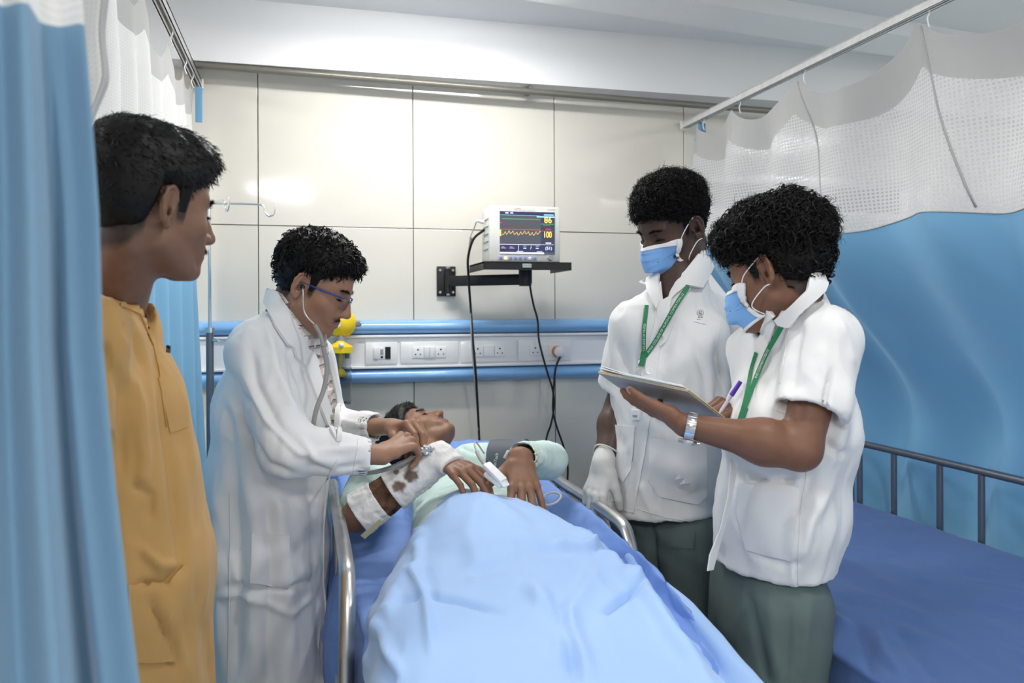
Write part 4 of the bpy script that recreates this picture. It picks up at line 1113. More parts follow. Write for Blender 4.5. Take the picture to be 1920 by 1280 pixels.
f1 = tunic_f(h1, nb1, nk1, st1, [.155, .168, .165, .185], [.085, .118, .122, .150], sd1, sR, eR, .72, sL, eL, .82, .068, (n_, hA))
cr1 = [([(1225, 600), (1215, 700), (1205, 820)], .004, 8), ([(1160, 640), (1175, 690), (1180, 740)], -.009, 8), ([(1345, 640), (1352, 720), (1348, 780)], -.012, 8), ([(1365, 700), (1360, 760), (1372, 800)], .006, 8),
       ([(1290, 700), (1260, 760), (1230, 790)], .007, 12), ([(1300, 640), (1320, 700), (1330, 780)], -.006, 10), ([(1230, 870), (1270, 890), (1310, 930)], .006, 9), ([(1200, 900), (1215, 940), (1230, 970)], .005, 9),
       ([(1160, 810), (1175, 850), (1180, 890)], -.006, 7), ([(1250, 905), (1290, 920), (1330, 915)], -.005, 8), ([(1195, 760), (1200, 830), (1190, 900), (1180, 950)], -.006, 7), ([(1210, 760), (1240, 830), (1235, 880)], .005, 9), ([(1250, 640), (1240, 700), (1245, 760)], -.004, 12)]
lo, hi = bounds(st1 + [sR, sL, eL, eR, P(1240, 1030, 2.0), nb1], .2)
tun1, b1 = cloth('tunic', f1, lo, hi, .006, M['tunic'], t1, cr1, k=1.7, wr=(.0065, 11))
def fs1(p): return smin(f1(p), s_cap(p, h1.w((0, -.02, -.05)), nb1, .0605, .070), .03)
Vs, Qs = surfnet(fs1, nv(nb1) - .26, nv(nb1) + .2, .009); bs1 = bvh_of(Vs, Qs)
patch('inner_shirt', bs1, [(1240, 528), (1243, 562), (1262, 552), (1292, 520), (1300, 530), (1275, 575), (1250, 640), (1238, 650), (1232, 590), (1234, 535)], M['tunic'], t1, off=.003, thick=.002, res=6)
patch('collar', bs1, [(1306, 478), (1322, 482), (1332, 500), (1318, 532), (1313, 541), (1285, 536), (1262, 560), (1244, 632), (1235, 612), (1258, 548), (1290, 500)], M['tunic'], t1, off=.008, thick=.004, res=6)
patch('collar', bs1, [(1239, 512), (1228, 518), (1203, 532), (1216, 536), (1217, 548), (1232, 580), (1238, 562), (1236, 535)], M['tunic'], t1, off=.007, thick=.004, res=5)
patch('placket', b1, [(1231, 582), (1244, 610), (1236, 660), (1226, 740), (1210, 850), (1189, 962), (1170, 957), (1190, 850), (1206, 740), (1214, 660)], M['tunic'], t1, off=.001, thick=.0022, res=9)
patch('pocket', b1, [(1222, 820), (1324, 835), (1324, 930), (1306, 945), (1238, 930), (1216, 902)], M['tunic'], t1, off=.003, thick=.003, res=9)
patch('pocket', b1, [(1155, 796), (1191, 800), (1186, 880), (1170, 903), (1154, 885)], M['tunic'], t1, off=.002, thick=.003, res=8)
seam('hem', b1, [(1148, 938), (1190, 952), (1250, 970), (1335, 983)], .0010, M['tunic'], t1)
seam('sleeve_seam', b1, [(1352, 600), (1345, 650), (1349, 700)], .0011, M['tunic'], t1)
button(b1, 1217, 696, .0095, t1, M['socket']); button(b1, 1196, 862, .0085, t1, M['socket']); button(b1, 1241, 578, .004, t1, M['socket'])
# crest on the chest
def print_on(bvh, px, py, size, parent):
    rr = ray(px, py).normalized(); h = bvh.ray_cast(CP, rr); n_ = (h[1] if h[1].dot(rr) < 0 else -h[1]); n_ = (n_ - rr * .5).normalized()
    up = Vector((0, 0, 1)); up = (up - n_ * up.dot(n_)).normalized(); rt = up.cross(n_); cc = h[0] + n_ * .0045; b = MB()
    T = lambda x, y: cc + rt * x + up * y
    patch('badge_patch', bvh, [(px - 8, py - 16), (px + 10, py - 13), (px + 10, py + 17), (px - 12, py + 12)], M['tunic'], parent, off=.001, thick=.0012, res=6)
    for k in range(14):
        a, e = 2 * math.pi * k / 14, 2 * math.pi * (k + .7) / 14
        b.tube([T(size * .5 * math.cos(x_), size * .5 * math.sin(x_) + size * .35) for x_ in np.linspace(a, e, 4)], .0006, 4)
    b.tube([T(-size * .2, size * .25), T(-size * .05, size * .45), T(-size * .2, size * .55)], .0009, 4); b.tube([T(size * .2, size * .4), T(size * .1, size * .6)], .0009, 4)
    b.tube([T(-size * .1, size * .1), T(size * .1, size * .2), T(size * .22, size * .12)], .0010, 4)
    b.build('emblem', M['ink'], parent)
    pth = [T(-size * .42 + size * .9 * k / 5, -size * .45) for k in range(6)]
    text_on(pth, [n_] * 6, 'ANS', size * .42, M['ink'], parent, .0004, name='lettering')
    MB().tube([T(-size * .55, -size * .75), T(size * .2, -size * .95)], .0005, 4).build('underline', M['ink'], parent)
print_on(b1, 1313, 591, .016, t1)
mask_thing(h1, 'blue pleated face mask with white loops on the person beside the monitor')
tw1, btr1 = trousers(t1, TL1, P(1245, 930, 2.16), sd1, M['teal'], [([(1222, 985), (1225, 1050), (1232, 1100)], -.016, 7), ([(1300, 1000), (1310, 1120), (1325, 1280)], -.008, 12), ([(1250, 1010), (1262, 1120), (1280, 1250)], .006, 14), ([(1180, 970), (1200, 1000), (1215, 1010)], .004, 6)])
patch('trouser_pocket', btr1, [(1247, 990), (1304, 996), (1300, 1028), (1248, 1026)], M['teal'], t1, off=.001, thick=.002, res=8)
# latex glove: drawn over the hand with a rolled cuff
def f_gl(p):
    d = smin(hR.f(p) - .0016, s_cap(p, wR_ + (eR - wR_) * .12, wR_, .030, .029), .012)
    return d
lo, hi = bounds([Vector(q) for q in hR.tips] + [wR_], .05); V, Q = surfnet(f_gl, lo, hi, .0028); link('glove', np_mesh('glove', V, Q), M['glove'], t1)
cf = wR_ + (eR - wR_) * .18; axg = (eR - wR_).normalized(); q_ = axg.to_track_quat('Z', 'Y').to_matrix()
MB().tube([cf + q_ @ Vector((math.cos(a) * .0335, math.sin(a) * .0335, .003 * math.sin(2 * a))) for a in np.linspace(0, 2 * math.pi, 30)], .0026, 6).build('glove_cuff', M['glove'], t1, smooth=True)
# lanyard
tl = thing('lanyard', 'green printed lanyard with its clip round the neck of the masked person beside the monitor', 'lanyard')
TXT = 'SARADA GANGA COLLEGE OF NURSING, COIMBATORE-22'
wl = strap(bs1, [(1210, 668), (1228, 640), (1250, 603), (1270, 570), (1289, 537)], .0062, M['lanyard'], tl, off=.013, txt='ANGA COLLEGE OF NURSING, COIMBATORE-22', tsize=.0082, start=.012)
wl2 = strap(bs1, [(1207, 665), (1206, 640), (1207, 610), (1213, 574)], .0052, M['lanyard'], tl, off=.012, txt='COLLEGE OF NURSI', tsize=.0082, start=.012)
j0 = onto(bs1, 1208, 668, .013); j1 = onto(b1, 1207, 682, .012)
strap(b1, [(1209, 660), (1208, 675), (1206, 688)], .0072, M['lanyard'], tl, off=.011, name='joined_strap')
def at1(px, py, off=.010): return onto(b1, px, py, off)
c0, c1_ = at1(1207, 675), at1(1205, 687); MB().box(c0.lerp(c1_, .5), (.015, .006, .016), bev=.001).build('metal_crimp', M['chrome'], tl)
MB().tube(spline([at1(1205, 690), at1(1202, 700, .013), at1(1206, 706, .012), at1(1201, 714, .012)], 5), .0013, 6).build('hook', M['chrome'], tl, smooth=True)
cA, cB = at1(1190, 760), at1(1196, 782)
tcd = thing('id_card', 'small white identity card under the clipboard on the tunic of the masked person', 'card')
patch('card', b1, [(1186, 766), (1204, 768), (1203, 786), (1187, 786)], M['maskwhite'], tcd, off=.006, thick=.0015, res=6)
patch('card_print', b1, [(1189, 776), (1201, 777), (1201, 781), (1189, 780)], M['grey_plastic'], tcd, off=.008, thick=.0006, res=4)
# ---------------------------------------------------------------- student writing on the clipboard (in front)
t2 = thing('person', 'person in a white tunic with steel watch writing on a clipboard, head turned away', 'person')
h2 = Head(look(1432, 508, 112, 16, 4), (-.076, 0, 0), P(1434, 508, 1.62), scale=1.0, wide=1.0, jaw=1.0)
nb2 = P(1478, 622, 1.74)
hp = h2.meshpart(extra=(neck(h2, nb2, .055, .062), np.minimum(nv(nb2) - .09, nv(h2.c) - .05), nv(h2.c) + .05), base=N2SK, lip=(.2, .09, .08), stub=.3)
sd2 = look(1460, 750, 66, 0) @ Vector((1, 0, 0)); fw2 = look(1460, 750, 66, 0) @ Vector((0, 1, 0))
s2L, e2L, w2L = P(1548, 640, 1.62), P(1500, 842, 1.555), P(1283, 797, 1.60)
BA, BC, BB = P(1121, 699, 1.74), P(1289, 734, 1.59), P(1373, 799, 1.71); BD = BA + (BB - BC)
bn = (BC - BA).cross(BD - BA).normalized(); bn = bn if bn.z > 0 else -bn        # upper side of the board
g2L = Hand(w2L, P(1206, 760, 1.715) - w2L, -bn * .8 + Vector((0, -.25, -.4)), 1, ((0, 10, 10), (2, 12, 12), (4, 14, 14), (8, 16, 16)), spread=(7, 1, -5, -11), th=((.75, .65, .0), (8, 10)), sc=1.0)
s2R, e2R, w2R = P(1420, 660, 1.88), P(1440, 830, 1.92), P(1398, 785, 1.80)
g2R = Hand(w2R, P(1345, 752, 1.745) - w2R, Vector((.1, -.45, .9)), -1, ((52, 52, 25), (60, 55, 28), (68, 60, 30), (72, 62, 30)), th=((.55, .8, -.45), (22, 26)), sc=.96)
a1 = arm_part(g2L, e2L, s2L, N2SK, r_up=.048, r_el=.042, r_wr=.029); a2 = arm_part(g2R, e2R, s2R, N2SK, r_up=.046)
hip2 = P(1440, 1110, 1.76)
lg, TL2 = legs_of(t2, hip2, sd2, fw2, M['teal'], N2SK, spread=.085)
lb = lowbody([(P(1485, 700, 1.76), P(1470, 860, 1.76), .13, .11, sd2, .07, .07), (P(1470, 860, 1.76), hip2, .10, .09, sd2, .07, .06)])
V, Q, c = join_np([hp, a1, a2, with_col(*lb, N2SK)] + lg); link('body', np_mesh('body', V, Q, c), M['skin'], t2)
eyes(h2, t2, .5); brows(h2, t2, 150)
hair(h2, t2, dict(side=.012, top=.038, fr=.000, bk=.008, na=.013, nf=26, front=-.006, nape=.008,
     locks=[(1000, .026, .0030, .0085, .8, .35, (0, .35, -.25), (0, 0, -.25)), (3000, .024, .0016, .0065, .9, .4, (0, .35, -.25), (0, 0, -.25)), (2400, .036, .0009, .0075, 1.0, .75, (0, .3, -.1), (0, 0, -.15))]), seed=8)
st2 = [P(1490, 690, 1.745), P(1480, 800, 1.745), P(1462, 950, 1.75), P(1440, 1130, 1.76)]
hA, hB = P(1355, 1085, 1.64), P(1530, 1116, 1.68); hC_ = hB - fw2 * .2
n_ = (hB - hA).cross(hC_ - hA).normalized(); n_ = -n_ if n_.z > 0 else n_
n_ = Vector((.0, .0, -1)); hA = Vector((hA.x, hA.y, .903))
def nk2(p): return smin(s_cap(p, h2.w((0, -.02, -.02)), nb2, .057, .064), s_cap(p, nb2 + fw2 * .05 + Vector((0, 0, .07)), P(1432, 640, 1.68), .040, .018), .02)
f2 = tunic_f(h2, nb2, nk2, st2, [.150, .170, .168, .165], [.090, .124, .120, .124], sd2, s2L, e2L, .66, s2R, e2R, .75, .069, (n_, hA))
cr2 = [([(1560, 690), (1545, 760), (1520, 800)], -.010, 8, 1), ([(1590, 700), (1580, 800), (1555, 880)], .008, 12), ([(1530, 870), (1500, 950), (1460, 1000)], -.008, 10), ([(1560, 900), (1520, 980), (1500, 1060)], .008, 11),
       ([(1430, 890), (1400, 930), (1385, 1000)], -.006, 8), ([(1420, 1040), (1470, 1060), (1500, 1050)], -.005, 7), ([(1480, 900), (1490, 960), (1485, 1060), (1490, 1110)], .005, 9), ([(1400, 880), (1440, 905), (1490, 900)], -.007, 8),
       ([(1470, 620), (1450, 680), (1425, 760)], -.004, 8), ([(1500, 600), (1490, 660), (1480, 740)], -.006, 10), ([(1575, 600), (1590, 640), (1600, 690)], .004, 8), ([(1380, 880), (1370, 960), (1350, 1040)], .006, 9), ([(1540, 820), (1570, 850), (1590, 850)], -.008, 8), ([(1475, 745), (1500, 765), (1540, 775)], .004, 6)]
lo, hi = bounds(st2 + [s2R, s2L, e2L, e2R, P(1440, 1150, 1.6), nb2], .2)
tun2, b2 = cloth('tunic', f2, lo, hi, .0055, M['tunic'], t2, cr2, k=1.7, wr=(.0065, 11))
def fs2(p): return smin(f2(p), s_cap(p, h2.w((0, -.02, -.05)), nb2, .061, .070), .03)
Vs, Qs = surfnet(fs2, nv(nb2) - .28, nv(nb2) + .2, .009); bs2 = bvh_of(Vs, Qs)
patch('collar', bs2, [(1516, 518), (1536, 517), (1544, 535), (1540, 548), (1500, 590), (1484, 614), (1462, 606), (1456, 596), (1480, 575), (1510, 545)], M['tunic'], t2, off=.009, thick=.0045, res=6)
patch('collar', bs2, [(1421, 558), (1433, 573), (1449, 583), (1455, 592), (1440, 605), (1432, 622), (1424, 600), (1418, 575)], M['tunic'], t2, off=.006, thick=.004, res=5)
patch('placket', bs2, [(1446, 596), (1456, 606), (1438, 660), (1420, 720), (1405, 790), (1388, 790), (1400, 710), (1420, 640)], M['tunic'], t2, off=.002, thick=.003, res=7)
patch('pocket', b2, [(1388, 905), (1497, 912), (1486, 1050), (1400, 1030), (1382, 960)], M['tunic'], t2, off=.002, thick=.003, res=9)
patch('sleeve_hem', b2, [(1462, 752), (1547, 782), (1538, 806), (1456, 768)], M['tunic'], t2, off=.001, thick=.003, res=7)
seam('hem', b2, [(1340, 1072), (1400, 1092), (1470, 1104), (1545, 1100)], .0011, M['tunic'], t2)
seam('side_seam', b2, [(1512, 880), (1500, 980), (1495, 1105)], .0012, M['tunic'], t2)
seam('yoke_seam', b2, [(1545, 560), (1500, 580), (1480, 620), (1462, 720)], .0010, M['tunic'], t2)
# open flap of the tunic front hanging at the left
fl0 = [P(1372, 860, 1.63), P(1366, 930, 1.62), P(1352, 990, 1.61), P(1332, 1040, 1.60), P(1328, 1070, 1.60), P(1338, 1068, 1.61), P(1350, 1010, 1.63), P(1372, 940, 1.65), P(1384, 870, 1.655)]
MB().prism(fl0, look(1340, 950, 66, 0) @ Vector((0, .003, 0))).build('tunic_flap', M['tunic'], t2)
mask_thing(h2, 'blue face mask seen from the side on the person holding the clipboard')
trousers(t2, TL2, P(1442, 1060, 1.76), sd2, M['teal'], [([(1400, 1105), (1420, 1190), (1440, 1280)], -.010, 8), ([(1480, 1115), (1478, 1200), (1470, 1280)], -.006, 6), ([(1520, 1120), (1510, 1200), (1505, 1280)], .007, 10), ([(1440, 1110), (1450, 1200), (1460, 1280)], .006, 12)], h=.008)
tl = thing('lanyard', 'green printed lanyard round the neck of the person holding the clipboard', 'lanyard')
strap(bs2, [(1398, 772), (1420, 715), (1442, 660), (1470, 606)], .0052, M['lanyard'], tl, off=.011, txt='ING COIMBATORE-22', tsize=.0072, start=.075)
strap(bs2, [(1396, 770), (1404, 740), (1411, 700), (1422, 660)], .0040, M['lanyard'], tl, off=.010)
strap(b2, [(1402, 765), (1397, 778), (1393, 790)], .0075, M['lanyard'], tl, off=.012, name='joined_strap')
MB().box(onto(b2, 1391, 795, .012), (.010, .006, .014), bev=.001).build('metal_crimp', M['chrome'], tl)
# ---- clipboard, papers, pen, watch
M['board'] = mat('buff_board', (.42, .39, .37), .6, noise=(20, .05)); M['paper'] = mat('paper', (.82, .82, .84), .7); M['ypaper'] = mat('yellow_folder', (.78, .62, .30), .7); M['bpaper'] = mat('pale_blue_paper', (.55, .70, .76), .7)
t = thing('clipboard', 'buff clipboard held from below by the person with the steel watch', 'clipboard')
MB().prism([BA, BC, BB, BD], bn * .003).build('board', M['board'], t)
m_ = (BA + BD) * .5; dx_ = (BC - BA).normalized(); dy_ = (BD - BA).normalized()
MB().box(m_ + dx_ * .02 + bn * .016, (.03, .08, .012), rot=Matrix((dx_, bn.cross(dx_), bn)).transposed(), bev=.002).build('clip', M['steel'], t)
tp_ = lambda a, b, h_: BA + (BC - BA) * a + (BD - BA) * b + bn * h_
for k, (a0, b0, a1_, b1_, z, m__, lab, curl) in enumerate([(.0, .0, 1.01, 1.0, .0035, 'ypaper', 'yellow folder sheet directly on the clipboard under the white papers', 0), (.30, -.045, .80, .9, .0052, 'bpaper', 'pale blue slip sticking out under the papers on the clipboard', -.0), (.01, -.02, .97, .98, .0068, 'paper', 'white paper in the middle of the stack on the clipboard', .006), (.02, -.01, .93, .99, .0095, 'paper', 'topmost white paper being written on, its corner lifting off the clipboard', .012)]):
    bm = bmesh.new(); g = [[bm.verts.new(tp_(a0 + (a1_ - a0) * i / 10, b0 + (b1_ - b0) * j / 6, z + curl * max(0, (.35 - i / 10)) ** 1.3 * 2.2)) for j in range(7)] for i in range(11)]
    for i in range(10):
        for j in range(6): bm.faces.new((g[i][j], g[i + 1][j], g[i + 1][j + 1], g[i][j + 1]))
    ext = bmesh.ops.extrude_face_region(bm, geom=bm.faces[:]); bmesh.ops.translate(bm, vec=bn * .0016, verts=[v for v in ext['geom'] if isinstance(v, bmesh.types.BMVert)])
    bmesh.ops.recalc_face_normals(bm, faces=bm.faces); me = bpy.data.meshes.new('paper_sheet'); bm.to_mesh(me); bm.free()
    o = link('paper_sheet', me, M[m__], None, smooth=False); o['label'] = lab; o['category'] = 'paper'; o['group'] = 'papers on the clipboard'
t = thing('pen', 'clear ballpoint pen with a purple cap in the writing hand', 'pen')
pt, pc = P(1352, 770, 1.725), P(1380, 728, 1.715)
cpm = mat('purple_cap', (.09, .03, .42), .35); brl = mat('pen_barrel', (.55, .52, .60), .15, coat=.5)
dpn = (pc - pt).normalized()
MB().cyl(pt, pc - dpn * .012, .0038, seg=8).cyl(pt - dpn * .012, pt, .001, .0036, seg=8).build('barrel', brl, t)
MB().cyl(pc - dpn * .018, pc + dpn * .018, .0052, .0046, seg=12).box(pc + Vector((-.004, -.005, 0)), (.003, .003, .03), rot=dpn.to_track_quat('Z', 'Y').to_matrix()).build('cap', cpm, t)
t = thing('wristwatch', 'steel wristwatch on the forearm under the clipboard', 'watch')
ax = (e2L - w2L).normalized(); cw = w2L + ax * .012; up_ = g2L.R @ Vector((0, 0, 1)); up_ = (up_ - ax * up_.dot(ax)).normalized(); sx_ = ax.cross(up_)
for k in range(22):
    a = 2 * math.pi * k / 22
    if abs(a - math.pi / 2) < .30: continue
    pos = cw + sx_ * math.cos(a) * .0335 + up_ * math.sin(a) * .0275; tn = (-sx_ * math.sin(a) * .0335 + up_ * math.cos(a) * .0275).normalized(); nn = ax.cross(tn).normalized()
    MB().box(pos, (.0082, .019, .0026), rot=Matrix((tn, ax, nn)).transposed(), bev=.0007).build('bracelet_link', M['chrome'] if k % 2 else M['steel'], t)
cc = cw + up_ * .0295; q_ = up_.to_track_quat('Z', 'Y').to_matrix()
MB().lathe(cc, [(.0001, -.003), (.018, -.003), (.0195, .001), (.0180, .0055), (.0155, .006), (.0001, .0062)], 28, mtx=q_).build('watch_case', M['steel'], t)
MB().cyl(cc + up_ * .0062, cc + up_ * .0066, .0145, seg=24).build('dial', M['maskwhite'], t)
MB().cyl(cc + ax * .0185, cc + ax * .023, .003, seg=10).build('crown', M['chrome'], t)
# ================================================================= observer in the mustard scrub shirt
M['scrub'] = mat('mustard_scrub_cotton', (.50, .285, .09), .8, sheen=.15, bump=[(900, .1, .0006), (9, .35, .007)])
M['scrubdark'] = mat('navy_label', (.02, .03, .06), .7)
OSK = (.20, .105, .068)
t3 = thing('person', 'person in a mustard orange scrub shirt watching from behind the left curtain', 'person')
h3 = Head(look(318, 385, -119, 6, 0), (.076, 0, 0), P(320, 388, 1.255), scale=1.0, wide=.98, jaw=.98)
nb3 = P(196, 585, 1.36)
hp = h3.meshpart(extra=(neck(h3, nb3, .052, .062), np.minimum(nv(nb3) - .09, nv(h3.c) - .05), nv(h3.c) + .05), base=OSK, lip=(.16, .08, .07), stub=.1, moust=.9)
R3 = look(210, 800, -84, 0); sd3 = R3 @ Vector((1, 0, 0)); fw3 = R3 @ Vector((0, 1, 0))
s3R, e3R = P(150, 635, 1.20), P(95, 850, 1.17); w3R = P(120, 1040, 1.2); s3L = P(190, 635, 1.54)
g3 = Hand(w3R, (0, .02, -1), Vector((-.1, -1, 0)), -1, (20, 28, 15)); g3L = Hand(P(150, 1040, 1.60), (0, .02, -1), Vector((.1, 1, 0)), 1, (20, 28, 15))
a1 = arm_part(g3, e3R, s3R, OSK, h=.004); a2 = arm_part(g3L, P(140, 860, 1.60), s3L, OSK, h=.004)
hip3 = P(225, 1060, 1.38); lg, TL3 = legs_of(t3, hip3, sd3, fw3, M['scrub'], OSK, spread=.09)
lb = lowbody([(P(190, 680, 1.37), P(195, 840, 1.37), .15, .13, sd3, .08, .09), (P(195, 840, 1.37), hip3, .13, .14, sd3, .09, .10)])
V, Q, c = join_np([hp, a1, a2, with_col(*lb, OSK)] + lg); link('body', np_mesh('body', V, Q, c), M['skin'], t3)
eyes(h3, t3, .35); brows(h3, t3, 200)
fuzz('moustache', h3, t3, [(-.028, .09, -.052, .003), (-.006, .1, -.0455, .0035), (.006, .1, -.0455, .0035), (.028, .09, -.052, .003)], 300, .007, .0003, (.7, .2, -.7))
fuzz('eyelashes', h3, t3, [(.021, .1, .004, .0004), (.031, .1, .0035, .0004), (.042, .09, .004, .0004)], 40, .008, .00022, (.2, 1, -.1), spread=.15)
hair(h3, t3, dict(side=.011, top=.024, fr=.010, bk=.010, na=.006, nf=30, front=-.004, nape=-.006,
     locks=[(3400, .020, .0011, .0028, .4, .10, (0, 1, -.15), (0, 0, -.3)), (3000, .022, .0005, .003, .5, .22, (0, 1, .0), (0, 0, -.2))]), seed=11)
def f_scr(p):
    pts = [P(195, 640, 1.36), P(196, 760, 1.365), P(208, 900, 1.37), P(232, 1060, 1.38), P(245, 1400, 1.38)]
    lat = [.150, .175, .175, .18, .185]; fb = [.080, .120, .133, .138, .140]; d = None
    for i in range(4):
        e = s_ecap(p, pts[i], pts[i + 1], lat[i], lat[i + 1], sd3, fb[i], fb[i + 1]); d = e if d is None else smin(d, e, .05)
    for sh, el in ((s3R, e3R), (s3L, P(140, 860, 1.60))):
        d = smin(d, s_cap(p, nb3 + Vector((0, 0, -.035)), sh, .055, .060), .045)
        end = sh.lerp(el, .75); ax = nv(end - sh); ax /= np.linalg.norm(ax)
        s_ = smax(s_cap(p, sh, sh.lerp(el, .95), .070, .078), (p - nv(end)) @ ax, .003)
        s_ = smax(s_, -s_cap(p, sh.lerp(el, .5), sh.lerp(el, 1.1), .058, .068), .002); d = smin(d, s_, .02)
    d = smin(d, s_cap(p, nb3 - Vector((0, 0, .02)), nb3.lerp(h3.w((0, -.02, -.05)), .18), .080, .068), .03)
    d = smax(d, -smin(s_cap(p, h3.w((0, -.02, -.02)), nb3, .057, .065), s_cap(p, nb3 + fw3 * .05 + Vector((0, 0, .05)), P(292, 632, 1.33), .040, .012), .02), .005)
    return smax(d, .60 - p[:, 2], .004)
cr = [([(240, 690), (262, 760), (270, 860), (262, 930)], .010, 12), ([(292, 640), (300, 720), (318, 850), (335, 1000), (338, 1070)], -.010, 10), ([(215, 680), (230, 740), (228, 900)], -.008, 10),
      ([(245, 905), (285, 930), (280, 980)], -.008, 9), ([(255, 1020), (300, 1060), (335, 1060)], .010, 10), ([(250, 1095), (310, 1095), (345, 1060)], -.010, 8, 1), ([(270, 1110), (310, 1190), (340, 1270)], -.008, 12),
      ([(340, 700), (350, 800), (365, 900)], .006, 8), ([(370, 1090), (382, 1190), (390, 1280)], -.006, 10), ([(230, 600), (255, 640), (268, 690)], -.006, 8), ([(196, 640), (208, 690), (200, 740)], -.010, 8), ([(300, 1120), (330, 1200), (350, 1280)], .007, 12)]
lo, hi = bounds([P(195, 590, 1.36), P(245, 1400, 1.38), s3R, s3L, e3R, P(140, 860, 1.60)], .17); lo[2] = .57
scr, b3 = cloth('scrub_shirt', f_scr, lo, hi, .0055, M['scrub'], t3, cr, wr=(.0045, 10))
seam('placket_seam', b3, [(262, 578), (285, 640), (298, 690), (304, 745), (312, 800)], .0012, M['scrub'], t3)
patch('neck_band', b3, [(230, 560), (272, 572), (292, 640), (286, 648), (262, 590), (226, 575)], M['scrub'], t3, off=.001, thick=.002, res=6)
patch('chest_pocket', b3, [(296, 708), (334, 704), (352, 800), (318, 812)], M['scrub'], t3, off=.0006, thick=.0014, res=8)
patch('pocket_label', b3, [(311, 648), (317, 650), (317, 662), (311, 660)], M['scrubdark'], t3, off=.002, thick=.001, res=4)
patch('hip_pocket', b3, [(240, 1094), (316, 1096), (342, 1058), (352, 1062), (345, 1110), (330, 1240), (250, 1240)], M['scrub'], t3, off=.003, thick=.003, res=10)
trousers(t3, TL3, P(225, 1030, 1.38), sd3, M['scrub'], h=.012)
MB().tube(spline([onto(b3, x, y, .004) or P(x, y, 1.3) for x, y in ((262, 572), (272, 600), (280, 618))], 4), .0012, 6).build('neck_cord', M['rubber'], t3, smooth=True)
# ================================================================= patient on the stretcher
M['mint'] = mat('mint_shirt', (.62, .78, .75), .8, bump=[(900, .1, .0006), (12, .3, .006)])
M['gauze'] = mat('gauze_bandage', (.80, .79, .78), .9, vcol=True, bump=[(260, .5, .0015), (40, .4, .004)])
M['cuff'] = mat('grey_cuff_nylon', (.10, .115, .14), .6, bump=[(700, .2, .0006)])
M['drape'] = mat('light_blue_drape', (.35, .53, .85), .62, sheen=.2, bump=[(700, .06, .0006), (6, .2, .012)], spec=.3)
M['sheet'] = mat('blue_bed_sheet', (.19, .32, .68), .68, bump=[(800, .08, .0006), (8, .3, .01)])
PSK = (.25, .13, .082)
t4 = thing('person', 'person in a mint shirt lying under the light blue drape with a bandaged arm', 'person')
hc = P(783, 828, 2.56)
F4 = Vector((.45, .05, .80)).normalized(); U4 = Vector((-.45, .62, .35)); U4 = (U4 - F4 * U4.dot(F4)).normalized(); X4 = F4.cross(U4)
h4 = Head(Matrix((X4, F4, U4)).transposed(), (0, 0, 0), hc, scale=.98)
nb4 = P(815, 880, 2.33)
hp = h4.meshpart(extra=(neck(h4, nb4, .052, .06), np.minimum(nv(nb4) - .09, nv(h4.c) - .05), nv(h4.c) + .05), base=PSK, h=.0028, stub=.2, moust=.5)
s4R, e4R, w4R = P(700, 902, 2.27), P(668, 968, 1.99), P(824, 858, 2.02)
k4 = P(884, 892, 1.955)
g4R = Hand(w4R, k4 - w4R, Vector((.12, -.40, .9)), -1, ((16, 26, 12), (14, 24, 12), (16, 26, 14), (18, 28, 14)), spread=(4, 0, -4, -8), th=((.62, .72, -.1), (10, 12)), sc=1.0)
s4L, e4L, w4L = P(880, 868, 2.30), P(1028, 862, 2.20), P(975, 856, 2.02)
g4L = Hand(w4L, P(985, 935, 1.93) - w4L, Vector((0, -.75, .62)), 1, ((10, 14, 8), (8, 12, 8), (8, 12, 8), (10, 14, 8)), spread=(10, 2, -5, -13), th=((.80, .60, -.1), (10, 12)), sc=1.10)
a1 = arm_part(g4R, e4R, s4R, PSK, r_el=.038, r_up=.042, h=.0022); a2 = arm_part(g4L, e4L, s4L, PSK, r_el=.030, r_up=.042, h=.0022)
pel, kn, ft = Vector((.40, 1.78, .88)), (Vector((.30, 1.38, .865)), Vector((.50, 1.38, .865))), (Vector((.30, 1.02, .84)), Vector((.50, 1.02, .84)))
lbp = [lowbody([(Vector((.42, 2.22, .92)), pel, .115, .11, (1, 0, 0), .065, .06)])]
for i in (0, 1):
    hpj = pel + Vector((-.08 if i == 0 else .08, 0, 0)); lbp.append(lowbody([(hpj, kn[i], .068, .05), (kn[i], ft[i], .05, .034), (ft[i], ft[i] + Vector((0, -.06, .03)), .03, .022)], .012))
V, Q, c = join_np([hp, a1, a2] + [with_col(*l, PSK) for l in lbp])
# abrasion at the elbow of the bandaged arm
wd = np.linalg.norm(V - nv(P(672, 985, 1.97)), axis=1); c = c * (1 - .6 * np.exp(-(wd / .03) ** 2))[:, None]
link('body', np_mesh('body', V, Q, c), M['skin'], t4); eyes(h4, t4, .3); brows(h4, t4, 120)
hair(h4, t4, dict(side=.010, top=.020, fr=.004, bk=.004, na=.006, nf=30, front=.0, locks=[(1200, .018, .0012, .003, .4, .2, (0, 1, 0), (0, 0, 0))]), seed=13)
def f_mint(p):
    d = s_ecap(p, Vector((.47, 2.30, .915)), Vector((.41, 1.90, .90)), .170, .165, (1, 0, 0), .098, .105)
    d = smin(d, s_cap(p, s4R, s4R.lerp(e4R, .62), .066, .060), .03)
    d = smin(d, smin(s_cap(p, s4L, e4L, .056, .050), s_cap(p, e4L, w4L.lerp(e4L, .10), .048, .040), .02), .03)
    axw = nv((w4L - e4L).normalized()); d = smax(d, -smax(s_cap(p, e4L.lerp(w4L, .55), w4L, .034, .036), -((p - nv(e4L.lerp(w4L, .5))) @ axw), .002), .003)
    d = smin(d, s_ell(p, nb4 + Vector((.03, -.02, .00)), (.09, .07, .045)), .03)
    return smax(d, -s_cap(p, h4.w((0, -.02, -.03)), nb4, .055, .060), .004)
